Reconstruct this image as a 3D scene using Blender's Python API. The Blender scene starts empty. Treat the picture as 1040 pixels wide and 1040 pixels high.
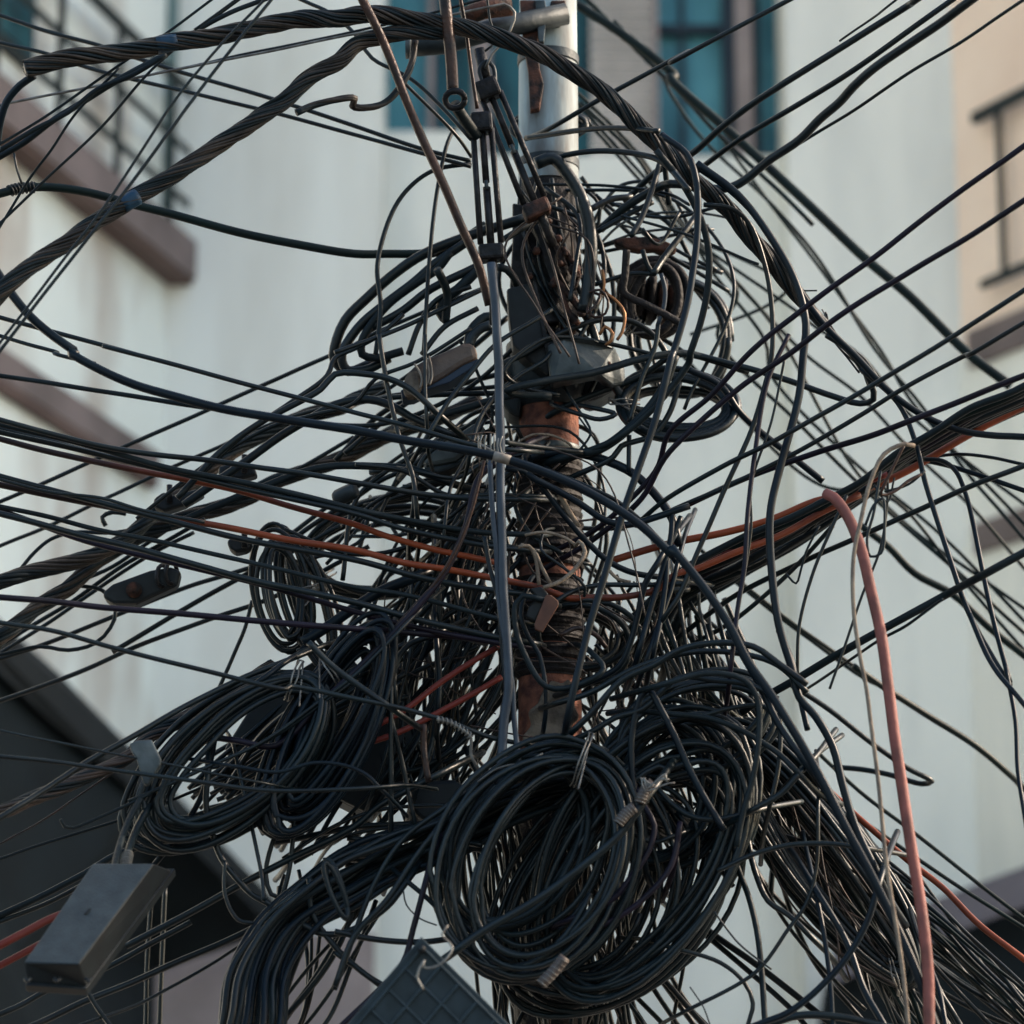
import bpy, bmesh, math, random
from mathutils import Vector, Matrix
random.seed(11)
R = math.radians
sc = bpy.context.scene
COL = sc.collection
# ------------------------------------------------------------------ camera
PITCH = R(14); LENS = 115.0; F = 1040*LENS/36
CAM = Vector((0, -8, 1.6))
cd = bpy.data.cameras.new('camera'); co = bpy.data.objects.new('camera', cd); COL.objects.link(co)
co.location = CAM; co.rotation_euler = (R(90)+PITCH, 0, 0)
cd.lens = LENS; cd.sensor_width = 36; cd.clip_end = 500; cd.clip_start = .1
cd.dof.use_dof = True; cd.dof.focus_distance = 7.95; cd.dof.aperture_fstop = 2.1
sc.camera = co
FW = Vector((0, math.cos(PITCH), math.sin(PITCH))); UP = Vector((0, -math.sin(PITCH), math.cos(PITCH)))
def P(x, y, d=0.0):
    """point of the place seen at photo pixel x,y whose world Y is d"""
    r = FW*F + Vector((1, 0, 0))*(x-520) + UP*(520-y)
    return CAM + r*((d-CAM.y)/r.y)
def S(d=0.0):  # metres per pixel at depth d
    return (d-CAM.y)/math.cos(PITCH)/F
# ------------------------------------------------------------------ materials
def mat(name, col, rough=.6, metal=0, var=.25, scale=8, col2=None, bump=0, bscale=40, coords='Object', spec=.2, mix=(.35,.65), stretch=None):
    m = bpy.data.materials.new(name); m.use_nodes = True
    nt = m.node_tree; b = nt.nodes['Principled BSDF']; L = nt.links
    b.inputs['Roughness'].default_value = rough; b.inputs['Metallic'].default_value = metal
    b.inputs['Specular IOR Level'].default_value = spec
    tc = nt.nodes.new('ShaderNodeTexCoord'); src = tc.outputs[coords]
    if stretch:
        mp = nt.nodes.new('ShaderNodeMapping'); mp.inputs['Scale'].default_value = stretch
        L.new(src, mp.inputs[0]); src = mp.outputs[0]
    n = nt.nodes.new('ShaderNodeTexNoise'); n.inputs['Scale'].default_value = scale; n.inputs['Detail'].default_value = 5
    L.new(src, n.inputs['Vector'])
    cr = nt.nodes.new('ShaderNodeValToRGB')
    cr.color_ramp.elements[0].position = mix[0]; cr.color_ramp.elements[1].position = mix[1]
    c2 = col2 or tuple(c*(1-var) for c in col)
    cr.color_ramp.elements[0].color = (*c2, 1); cr.color_ramp.elements[1].color = (*col, 1)
    L.new(n.outputs['Fac'], cr.inputs[0]); L.new(cr.outputs[0], b.inputs['Base Color'])
    if bump:
        n2 = nt.nodes.new('ShaderNodeTexNoise'); n2.inputs['Scale'].default_value = bscale; n2.inputs['Detail'].default_value = 6
        L.new(src, n2.inputs['Vector'])
        bp = nt.nodes.new('ShaderNodeBump'); bp.inputs['Strength'].default_value = bump; bp.inputs['Distance'].default_value = .01
        L.new(n2.outputs['Fac'], bp.inputs['Height']); L.new(bp.outputs[0], b.inputs['Normal'])
    return m
M = {}
M['k'] = mat('black_sheath', (.0045,.0115,.0145), .38, scale=9, col2=(.0025,.005,.0065), mix=(.3,.7), bump=.15, bscale=60, spec=.24)
M['d'] = mat('dusty_black_sheath', (.011,.018,.022), .48, scale=9, col2=(.004,.008,.010), mix=(.35,.7), bump=.15, bscale=70, spec=.13)
M['n'] = mat('navy_sheath', (.005,.011,.016), .34, scale=12, col2=(.003,.006,.010), mix=(.3,.7), spec=.13)
M['u'] = mat('plum_black_sheath', (.012,.009,.018), .4, scale=12, col2=(.006,.006,.010), mix=(.3,.7), spec=.13)
M['g'] = mat('green_black_sheath', (.005,.014,.014), .5, scale=10, col2=(.003,.008,.009), spec=.13)
M['s'] = mat('slate_strap', (.040,.055,.075), .36, scale=10, col2=(.018,.026,.038), mix=(.3,.7), spec=.13)
M['o'] = mat('orange_conduit', (.20,.042,.014), .45, scale=5, col2=(.07,.018,.011), mix=(.3,.65), bump=.2, bscale=40)
M['p'] = mat('salmon_conduit', (.19,.064,.052), .6, scale=14, col2=(.085,.034,.028), mix=(.30,.60), bump=.2, bscale=50)
M['e'] = mat('red_conduit', (.13,.022,.016), .5, scale=9, col2=(.09,.016,.012), mix=(.3,.65))
M['b'] = mat('rust_brown_rod', (.045,.024,.018), .42, scale=16, col2=(.010,.009,.010), mix=(.35,.65), metal=.2, bump=.3, bscale=90)
M['t'] = mat('jute_twine', (.20,.16,.12), .85, scale=30, col2=(.10,.08,.065), bump=.4, bscale=200)
M['w'] = mat('tie_wire', (.17,.17,.16), .45, scale=30, col2=(.07,.065,.06), metal=.3)
M['c'] = mat('copper_wire', (.22,.10,.04), .4, scale=30, col2=(.16,.08,.04), metal=.6)
M['rope'] = mat('weathered_strand', (.045,.037,.031), .45, scale=12, col2=(.008,.009,.010), mix=(.32,.68), bump=.2, bscale=100, spec=.13)
M['rope2'] = mat('brown_strand', (.055,.036,.028), .5, scale=18, col2=(.018,.016,.015), mix=(.3,.7))
M['tape'] = mat('blue_tape', (.006,.030,.060), .55, scale=20, col2=(.006,.02,.04))
M['metal'] = mat('dark_steel', (.020,.020,.022), .42, .3, scale=30, col2=(.007,.008,.009), bump=.4, bscale=80, spec=.13)
M['rustmetal'] = mat('rusty_steel', (.070,.030,.020), .65, .2, scale=30, col2=(.012,.010,.010), mix=(.4,.6), bump=.5, bscale=80)
M['galv'] = mat('galvanised_steel', (.085,.10,.105), .45, .35, scale=14, col2=(.022,.03,.033), mix=(.3,.7), bump=.3, bscale=30)
M['galvd'] = mat('dull_galvanised_steel', (.030,.040,.046), .5, .3, scale=14, col2=(.011,.015,.018), mix=(.3,.7), bump=.3, bscale=30)
M['rust'] = mat('rusted_pole', (.19,.078,.052), .85, scale=26, col2=(.055,.025,.022), mix=(.36,.62), bump=.5, bscale=90)
M['white'] = mat('painted_pole', (.25,.32,.34), .6, scale=9, col2=(.09,.085,.08), mix=(.36,.54), bump=.15, bscale=40, stretch=(1,1,.25))
M['wrap'] = mat('dark_wrap', (.016,.014,.015), .7, scale=30, col2=(.006,.006,.007), bump=.6, bscale=60)
M['plaster'] = mat('grimy_plaster', (.15,.125,.10), .9, scale=14, col2=(.025,.020,.018), mix=(.4,.6), bump=.6, bscale=60)
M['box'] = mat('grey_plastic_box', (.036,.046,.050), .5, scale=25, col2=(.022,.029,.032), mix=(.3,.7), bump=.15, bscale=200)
M['boxd'] = mat('black_plastic_and_side_shade', (.009,.013,.015), .5, scale=30, col2=(.006,.008,.010))  # black plastic, also the shade painted on the terminal box lid's sides
M['rib'] = mat('slate_plastic_box', (.020,.033,.042), .45, scale=30, col2=(.014,.024,.030))
M['closure'] = mat('weathered_closure', (.085,.065,.055), .5, scale=14, col2=(.018,.018,.022), mix=(.3,.6), bump=.3, bscale=60)
M['undershade'] = mat('navy_underside_shade', (.012,.024,.045), .45)  # shade colour for the underside of the weathered closure
M['tag'] = mat('brown_tag', (.10,.045,.028), .6, scale=20, col2=(.06,.028,.02))
M['tan'] = mat('light_tape', (.20,.18,.155), .6, scale=30, col2=(.09,.08,.07))
M['wall'] = mat('grey_plaster_wall', (.76,.765,.70), .9, scale=1.8, col2=(.60,.615,.575), mix=(.33,.56), stretch=(1,1,.22), bump=.4, bscale=14)
M['wallw'] = mat('cream_plaster_wall', (.76,.77,.715), .9, scale=1.8, col2=(.62,.61,.55), mix=(.33,.56), stretch=(1,1,.22), bump=.1, bscale=12)
M['walll'] = mat('stained_plaster_wall', (.75,.80,.76), .9, scale=1.7, col2=(.46,.41,.36), mix=(.30,.52), stretch=(1,1,.35))
M['peach'] = mat('peach_wall', (.86,.70,.57), .9, scale=1.2, col2=(.76,.59,.47))
M['pink'] = mat('mauve_slab', (.21,.17,.165), .9, scale=2, col2=(.14,.115,.11))
M['slabshade'] = mat('brown_slab_shadow', (.15,.105,.095), .9, scale=2)  # painted shadow line below the left slabs
M['mauve'] = mat('mauve_fascia', (.14,.13,.15), .8, scale=2)
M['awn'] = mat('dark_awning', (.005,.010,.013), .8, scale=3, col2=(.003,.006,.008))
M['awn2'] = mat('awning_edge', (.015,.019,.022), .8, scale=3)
M['frame'] = mat('window_frame', (.30,.25,.24), .7, scale=4)
M['framed'] = mat('dark_frame', (.02,.035,.05), .5, scale=4)
M['lou'] = mat('louvre_paint', (.66,.60,.55), .7, scale=4)
M['cur'] = mat('blue_curtain', (.022,.12,.15), .5, scale=3, col2=(.006,.028,.04), mix=(.3,.7), stretch=(4,1,.6))
M['curl'] = mat('light_blue_pane', (.10,.31,.36), .3, scale=2.0, col2=(.03,.12,.15), mix=(.3,.7))
M['pipe'] = mat('green_pipe', (.16,.24,.24), .6, scale=6)
M['rail'] = mat('balcony_rail', (.02,.03,.032), .6, scale=6)
M['road'] = mat('asphalt', (.055,.055,.055), .9, scale=3, bump=.3, bscale=60)
M['paving'] = mat('paving', (.25,.24,.22), .9, scale=3)
def dirty(name, base, x0, x1):
    m = M[base].copy(); m.name = name; nt = m.node_tree; L = nt.links; b = nt.nodes['Principled BSDF']; src = b.inputs['Base Color'].links[0].from_socket
    tc = nt.nodes.new('ShaderNodeTexCoord'); sp = nt.nodes.new('ShaderNodeSeparateXYZ'); L.new(tc.outputs['Object'], sp.inputs[0])
    nz = nt.nodes.new('ShaderNodeTexNoise'); nz.inputs['Scale'].default_value = 9; L.new(tc.outputs['Object'], nz.inputs['Vector'])
    ad = nt.nodes.new('ShaderNodeMath'); ad.operation = 'MULTIPLY_ADD'; ad.inputs[1].default_value = .3; L.new(nz.outputs['Fac'], ad.inputs[0]); L.new(sp.outputs[0], ad.inputs[2])
    mr = nt.nodes.new('ShaderNodeMapRange'); mr.inputs[1].default_value = x0; mr.inputs[2].default_value = x1; L.new(ad.outputs[0], mr.inputs[0])
    mx = nt.nodes.new('ShaderNodeMix'); mx.data_type = 'RGBA'; mx.inputs[6].default_value = (.016,.010,.010,1); L.new(mr.outputs[0], mx.inputs[0]); L.new(src, mx.inputs[7]); L.new(mx.outputs[2], b.inputs['Base Color'])
    return m
M['o2'] = dirty('grimy_orange_conduit', 'o', 3.95, 4.3)
# ------------------------------------------------------------------ builders
def link(name, me, m, parent=None, smooth=True):
    o = bpy.data.objects.new(name, me); COL.objects.link(o)
    for mm in (m if isinstance(m, (list, tuple)) else [m]): me.materials.append(mm)
    if smooth:
        for p in me.polygons: p.use_smooth = True
    if parent is not None: o.parent = parent
    return o
def tag(o, label=None, cat=None, group=None, kind=None):
    if label: o['label'] = label
    if cat: o['category'] = cat
    if group: o['group'] = group
    if kind: o['kind'] = kind
    return o
def empty(name, loc=(0,0,0)):
    o = bpy.data.objects.new(name, None); COL.objects.link(o); o.location = loc; o.empty_display_size = .05
    bpy.context.view_layer.update() if False else None
    return o
def thing(name, label, cat, loc=(0,0,0), group=None):
    o = empty(name, loc); tag(o, label, cat, group); OFF[o.name] = Vector(loc); return o
OFF = {}
def part(name, verts, faces, m, parent, smooth=True, bevel=0):
    if parent is not None:
        off = OFF.get(parent.name, Vector((0,0,0)))
        verts = [Vector(v)-off for v in verts]
    me = bpy.data.meshes.new(name); me.from_pydata([tuple(v) for v in verts], [], faces); me.update()
    o = link(name, me, m, parent, smooth)
    if bevel:
        bv = o.modifiers.new('bevel', 'BEVEL'); bv.width = bevel; bv.segments = 2; bv.limit_method = 'ANGLE'
    if parent is not None: OFF[o.name] = OFF.get(parent.name, Vector((0,0,0)))
    return o
def catmull(pts, step):
    """centripetal-ish catmull rom through pts (Vectors), sampled about every step"""
    if len(pts) == 2:
        n = max(2, int((pts[1]-pts[0]).length/step)); return [pts[0].lerp(pts[1], i/n) for i in range(n+1)]
    q = [pts[0]*2-pts[1]] + list(pts) + [pts[-1]*2-pts[-2]]
    out = []
    for i in range(1, len(q)-2):
        p0, p1, p2, p3 = q[i-1:i+3]
        l = (p2-p1).length; n = max(1, int(l/step+.5))
        t0 = max((p1-p0).length, 1e-4)**.5; t1 = max(l, 1e-4)**.5; t2 = max((p3-p2).length, 1e-4)**.5
        m1 = ((p1-p0)/t0 - (p2-p0)/(t0+t1) + (p2-p1)/t1)*t1
        m2 = ((p2-p1)/t1 - (p3-p1)/(t1+t2) + (p3-p2)/t2)*t1
        for k in range(n):
            t = k/n
            out.append(p1*(2*t**3-3*t*t+1) + m1*(t**3-2*t*t+t) + p2*(-2*t**3+3*t*t) + m2*(t**3-t*t))
    out.append(pts[-1].copy()); return out
def frames(c):
    T = []
    for i in range(len(c)):
        t = c[min(i+1, len(c)-1)]-c[max(i-1, 0)]
        T.append(t.normalized() if t.length > 1e-9 else Vector((0,0,1)))
    n = T[0].cross(Vector((0,1,.01))); n = n.normalized() if n.length > 1e-6 else Vector((1,0,0))
    N = []
    for t in T:
        n = n-t*n.dot(t); n = n.normalized() if n.length > 1e-6 else t.orthogonal().normalized()
        N.append(n.copy())
    return T, N
def tube(c, r, sides=8, V=None, Fc=None):
    """tube along c; r a number or list"""
    V = [] if V is None else V; Fc = [] if Fc is None else Fc
    T, N = frames(c); b = len(V)
    for i, p in enumerate(c):
        B = T[i].cross(N[i]); ri = r[i] if isinstance(r, list) else r
        for k in range(sides):
            a = 2*math.pi*k/sides
            V.append(p+(N[i]*math.cos(a)+B*math.sin(a))*ri)
    for i in range(len(c)-1):
        for k in range(sides):
            a0 = b+i*sides+k; a1 = b+i*sides+(k+1)%sides
            Fc.append((a0, a1, a1+sides, a0+sides))
    Fc.append(tuple(b+k for k in range(sides))[::-1]); e = b+(len(c)-1)*sides
    Fc.append(tuple(e+k for k in range(sides)))
    return V, Fc
class Wob:
    def __init__(s, amp):
        s.a = amp; s.c = [(random.uniform(.5, 1), random.uniform(.02, .07), random.uniform(0, 6.3)) for _ in range(3)]
    def __call__(s, l): return s.a*sum(a*math.sin(l*w+p) for a, w, p in s.c)/2
TILE = {c: o for c, o in zip('ABCDEFGHI', [(0,0),(340,0),(680,0),(0,340),(340,340),(680,340),(0,680),(340,680),(680,680)])}
TS = {c: 360/1040 for c in 'ABCDEFGHI'}
for c, o, s in (('a',(400,0),220),('b',(480,200),280),('c',(480,440),220),('d',(380,320),180),('e',(130,620),280),('f',(220,760),280),
                ('g',(480,740),300),('h',(600,640),220),('i',(740,740),300),('j',(240,480),280),('l',(600,160),200)):
    TILE[c] = o; TS[c] = s/1040
TILE['W'] = (0,0); TS['W'] = 1
def parse(s):
    o, k = (0,0), 1; out = []
    for w in s.split():
        if len(w) == 1 and w.isalpha(): o, k = TILE[w], TS[w]; continue
        x, y = w.split(',')[:2]; out.append((o[0]+float(x)*k, o[1]+float(y)*k))
    return out
MARKS = [("the turnbuckles",(500,160)),("the top of the pole",(560,60)),("the grey pole clamp",(570,375)),("the bare rusty pole",(557,430)),
 ("the brown tag",(558,622)),("the left hank",(190,800)),("the inner left hank",(350,700)),("the big centre coil",(500,880)),("the coil right of centre",(730,790)),("the stacked ring coil",(695,412)),
 ("the slanting lower right hank",(850,880)),("the dark anchor clamp",(145,595)),("the grey terminal box",(110,900)),("the ribbed box",(435,985)),
 ("the salmon cable's top end",(850,510)),("the frayed rope end",(875,400)),("the knotted twine",(895,455)),("the weathered closure",(450,370)),("the wrapped pole section",(545,520)),
 ("the brown insulator",(665,300)),("the right-hand bundle",(740,590)),("the hanging left loops",(285,600)),("the left twisted bundles",(230,470)),("the arched bundle",(300,900)),
 ("the pale conductor clip",(150,765)),("the cut ends at right",(945,795)),("the lower pole",(560,740)),("the upper left rope",(200,150)),("the crossing left cables",(300,580)),
 ("the taped splice",(640,790)),("the lower taped splice",(565,990)),("the curved rope",(720,190))]
def where(p):
    x, y = p
    if x < 12 and 0 <= y <= 1040: return f"the left edge {round(y/10.4)}% down"
    if x > 1028 and 0 <= y <= 1040: return f"the right edge {round(y/10.4)}% down"
    if y < 12: return f"the top edge {round(x/10.4)}% across"
    if y > 1028: return f"the bottom edge {round(x/10.4)}% across"
    return min(MARKS, key=lambda m: (m[1][0]-x)**2+(m[1][1]-y)**2)[0]
CN = {'o2':'orange','k':'black','d':'dusty black','n':'navy black','u':'plum black','g':'dark green','s':'slate grey','o':'orange','p':'salmon','e':'red','b':'rusty brown','t':'tan','w':'silver','c':'copper'}
CAB = []   # auto labelled
def cable(px, w, m='k', d=(0,0), label=None, name=None, group=None, wob=None, cat='cable', sides=8, cap=None):
    """px: photo pixels; w: diameter in photo pixels; d: world Y of the two ends (or a list)"""
    p2 = parse(px) if isinstance(px, str) else list(px)
    ends = (p2[0], p2[-1])
    def out(p): return p[0] < 12 or p[0] > 1028 or p[1] < 12 or p[1] > 1028
    plen = sum((Vector(p2[i+1])-Vector(p2[i])).length for i in range(len(p2)-1))
    def ext(a, b):
        v = Vector((a[0]-b[0], a[1]-b[1])); v.normalize(); k = 1500 if v.y <= .2 else min(1500, max(170, (1500-a[1])/v.y)); return (a[0]+v.x*k, a[1]+v.y*k)
    n = len(p2)
    ds = list(d) if len(d) == n else [d[0]+(d[-1]-d[0])*i/(n-1) for i in range(n)]
    if label is None and cat == 'cable' and w > 2.2 and m in ('k','d','n','u','g'):
        def tail(a, b, da):
            v = Vector((a[0]-b[0], a[1]-b[1])); v.normalize(); x, y = a
            if 330 < y < 1000 and abs(x-560) < 75: tx = 560+random.uniform(-16, 16); ty = y+v.y*45+random.uniform(-8, 8); return [((x+tx)/2+v.x*12, (y+ty)/2+v.y*6, da+.03), (tx, ty, max(.05, da+.1) if y > 420 else da+.06)]
            inz = (380 < x < 480 and y > 400) or (640 < x < 700 and y > 560) or (140 < x < 400 and 660 < y < 850) or (y > 640 and abs((x-700)-(y-690)*.72) < 70)
            k = 55 if inz else 0
            if not k: return []
            return [(x+v.x*k*.5, y+v.y*k*.5, da+.07), (x+v.x*k+random.uniform(-8,8), y+v.y*k+random.uniform(-8,8), da+.22)]
        if not out(p2[0]):
            e = tail(p2[0], p2[1], ds[0])[::-1]; p2 = [q[:2] for q in e]+p2; ds = [q[2] for q in e]+ds
        if not out(p2[-1]):
            e = tail(p2[-1], p2[-2], ds[-1]); p2 = p2+[q[:2] for q in e]; ds = ds+[q[2] for q in e]
        n = len(p2)
    if out(p2[0]): p2 = [ext(p2[0], p2[1])]+p2; ds = [ds[0]*2-ds[1] if n > 2 else ds[0]]+ds
    if out(p2[-1]): p2 = p2+[ext(p2[-1], p2[-2])]; ds = ds+[ds[-1]]
    pts = [Vector((x, y, dd)) for (x, y), dd in zip(p2, ds)]
    # curve in (pixel, pixel, depth*400) space keeps the outline, then into the place
    q = [Vector((p.x, p.y, p.z*400)) for p in pts]
    L = sum((q[i+1]-q[i]).length for i in range(len(q)-1))
    c = catmull(q, 9 if L > 300 else 6)
    amp = (.35 if wob is None else wob)
    wx, wy, wz = Wob(amp), Wob(amp), Wob(amp*2.2)
    l = 0; cc = []
    for i, p in enumerate(c):
        if i: l += (p-c[i-1]).length
        cc.append(P(p.x+wx(l), p.y+wy(l), (p.z+wz(l))/400))
    dm = sum(ds)/len(ds); r = w/2*S(dm)
    if m == 'k' and random.random() < .14: m = 'd'
    V, Fc = tube(cc, r, sides)
    edge = out(ends[0]) or out(ends[1])
    nm = name or ('overhead_cable' if edge else 'loose_cable')
    # origin at the first vertex
    off = cc[0].copy()
    o = part(nm, [v-off for v in V], Fc, M[m] if isinstance(m, str) else m, None); o.location = off; OFF[o.name] = off
    th = 'hair-thin' if w < 3 else 'thin' if w < 4.6 else 'medium' if w < 7 else 'thick' if w < 10 else 'very thick'
    tag(o, label, cat, group or ('cables strung to and from the pole' if edge else 'loose cables tangled round the pole'))
    if not label:
        ch = (Vector(ends[0])-Vector(ends[1])).length/max(1, plen)
        sh = 'straight' if ch > .985 else 'bowed' if ch > .93 else 'curving'
        mid = (p2[len(p2)//2]) if len(p2) > 2 else ((p2[0][0]+p2[1][0])/2, (p2[0][1]+p2[1][1])/2)
        CAB.append((o, th, CN.get(m, 'black'), sh+{'overhead_cable':'','loose_cable':' loose','slanting_cable':' slanting','arched_cable':' arched'}.get(nm,''), where(ends[0]), where(ends[1]), min(MARKS, key=lambda k: (k[1][0]-mid[0])**2+(k[1][1]-mid[1])**2)[0], mid))
    o['_c'] = 0; del o['_c']
    return o, cc, r
def seg(name, p, q, w, m, parent, sides=10, d=None):
    """straight rod between photo pixels"""
    a = P(p[0], p[1], p[2]); b = P(q[0], q[1], q[2]); V, Fc = tube([a, a.lerp(b,.5), b], w/2*S((p[2]+q[2])/2), sides)
    return part(name, V, Fc, M[m], parent)
def slab(name, outline, d, thick, m, parent=None, bevel=.004, smooth=False):
    """outline in photo pixels at world Y=d, given thickness away from the viewer. d may be a list per vertex"""
    if isinstance(outline, str): outline = parse(outline)
    n = len(outline); dd = d if isinstance(d, (list, tuple)) else [d]*n
    A = [P(x, y, z) for (x, y), z in zip(outline, dd)]
    B = [v+Vector((0, thick, 0)) for v in A]
    Fc = [tuple(range(n)), tuple(range(2*n-1, n-1, -1))] + [((i+1)%n, i, n+i, n+(i+1)%n) for i in range(n)]
    ar = sum(outline[i][0]*outline[(i+1)%n][1]-outline[(i+1)%n][0]*outline[i][1] for i in range(n))
    if ar > 0: Fc = [f[::-1] for f in Fc]
    o = part(name, A+B, Fc, M[m], parent, smooth, bevel)
    bm = bmesh.new(); bm.from_mesh(o.data); bmesh.ops.recalc_face_normals(bm, faces=bm.faces); bm.to_mesh(o.data); bm.free()
    return o
def box(name, x0, x1, y0, y1, z0, z1, m, parent=None, bevel=0):
    V = [(x, y, z) for x in (x0, x1) for y in (y0, y1) for z in (z0, z1)]
    Fc = [(0,1,3,2),(4,6,7,5),(0,4,5,1),(2,3,7,6),(0,2,6,4),(1,5,7,3)]
    return part(name, V, Fc, M[m], parent, False, bevel)
def boxm(name, boxes, m, parent):
    V, Fc = [], []
    for x0, x1, y0, y1, z0, z1 in boxes:
        b = len(V); V += [(x, y, z) for x in (x0, x1) for y in (y0, y1) for z in (z0, z1)]
        Fc += [tuple(b+i for i in f) for f in [(0,1,3,2),(4,6,7,5),(0,4,5,1),(2,3,7,6),(0,2,6,4),(1,5,7,3)]]
    return part(name, V, Fc, M[m], parent, False)
def lathe(name, prof, m, parent, seg_=28, cx=0, cy=0):
    V, Fc = [], []
    for r, z in prof:
        for k in range(seg_):
            a = 2*math.pi*k/seg_; V.append(Vector((cx+r*math.cos(a), cy+r*math.sin(a), z)))
    for i in range(len(prof)-1):
        for k in range(seg_):
            a0 = i*seg_+k; a1 = i*seg_+(k+1)%seg_; Fc.append((a0, a1, a1+seg_, a0+seg_))
    Fc.append(tuple(range(seg_))[::-1]); e = (len(prof)-1)*seg_; Fc.append(tuple(e+k for k in range(seg_)))
    o = part(name, V, Fc, M[m], parent)
    md = o.modifiers.new('split', 'EDGE_SPLIT'); md.split_angle = R(40)
    return o
def wraps(cc, i0, i1, r, m, name, parent, turns=6, wr=.0011, loose=1.12):
    """thin wire wound round a stretch of a cable centreline"""
    c = cc[i0:i1+1]
    if len(c) < 2: return
    c = catmull(c, .004) if len(c) > 2 else c
    T, N = frames(c); n = turns*14; H = []
    for k in range(n+1):
        t = k/n*(len(c)-1); i = min(int(t), len(c)-2); f = t-i
        p = c[i].lerp(c[i+1], f); B = T[i].cross(N[i]); a = 2*math.pi*turns*k/n
        H.append(p+(N[i]*math.cos(a)+B*math.sin(a))*r*loose)
    V, Fc = tube(H, wr, 5); return part(name, V, Fc, M[m], parent)
def sleeve(cc, i0, i1, r, m, name, parent):
    c = cc[i0:i1+1]; V, Fc = tube(c, [r*(1+.02*math.sin(k*1.1)) for k in range(len(c))], 10)
    return part(name, V, Fc, M[m], parent)
def rope(name, px, w, d, label, m='rope', nstr=19, pitch=165, fray=0, group=None, core='k', cat='twisted cable'):
    p2 = parse(px); n = len(p2)
    def out(p): return p[0] < 12 or p[0] > 1028 or p[1] < 12 or p[1] > 1028
    ds = list(d) if len(d) == n else [d[0]+(d[-1]-d[0])*i/(n-1) for i in range(n)]
    if out(p2[0]):
        v = Vector(p2[0])-Vector(p2[1]); v.normalize(); p2 = [tuple(Vector(p2[0])+v*min(1400, (1500-p2[0][1])/max(v.y, .3)))]+p2; ds = [ds[0]]+ds
    q = [Vector((x, y, z*400)) for (x, y), z in zip(p2, ds)]
    c = catmull(q, 5); wx = Wob(1.2); l = 0; cc = []; ls = []
    for i, p in enumerate(c):
        if i: l += (p-c[i-1]).length
        ls.append(l); cc.append(P(p.x+wx(l), p.y+wx(l+50), p.z/400))
    s = S(sum(ds)/len(ds)); T, N = frames(cc); root = thing(name, label, cat, cc[0], group)
    Rr = w/2*s; rs = Rr*math.sin(math.pi/nstr)*1.05
    V, Fc = [], []; sm = []
    for k in range(nstr):
        h = []; rj = random.uniform(.90, 1.1); ph = random.uniform(-.16, .16)
        wf = random.uniform(.01, .03); wp = random.uniform(0, 6)
        for i, p in enumerate(cc):
            B = T[i].cross(N[i]); a = 2*math.pi*(k/nstr+ls[i]/pitch)+ph+.10*math.sin(ls[i]*wf+wp)
            e = 1.0
            if fray and ls[-1]-ls[i] < fray: e = 1-.55*(1-(ls[-1]-ls[i])/fray)+random.uniform(-.03, .03)
            h.append(p+(N[i]*math.cos(a)+B*math.sin(a))*(Rr-rs)*rj*e*(1+.06*math.sin(ls[i]*.035+k)))
        f0 = len(Fc); tube(h, rs*random.uniform(.8, 1.12), 6, V, Fc); sm.append((f0, len(Fc), 1 if random.random() < .45 else 0))
    o_ = part('outer_strands', V, Fc, M[m], root); o_.data.materials.append(M['d'])
    for f0, f1, mi in sm:
        for f_ in range(f0, f1): o_.data.polygons[f_].material_index = mi
    V, Fc = tube(cc, (Rr-rs)*.9, 8); part('core', V, Fc, M[core], root)
    return root, cc, Rr
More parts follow.
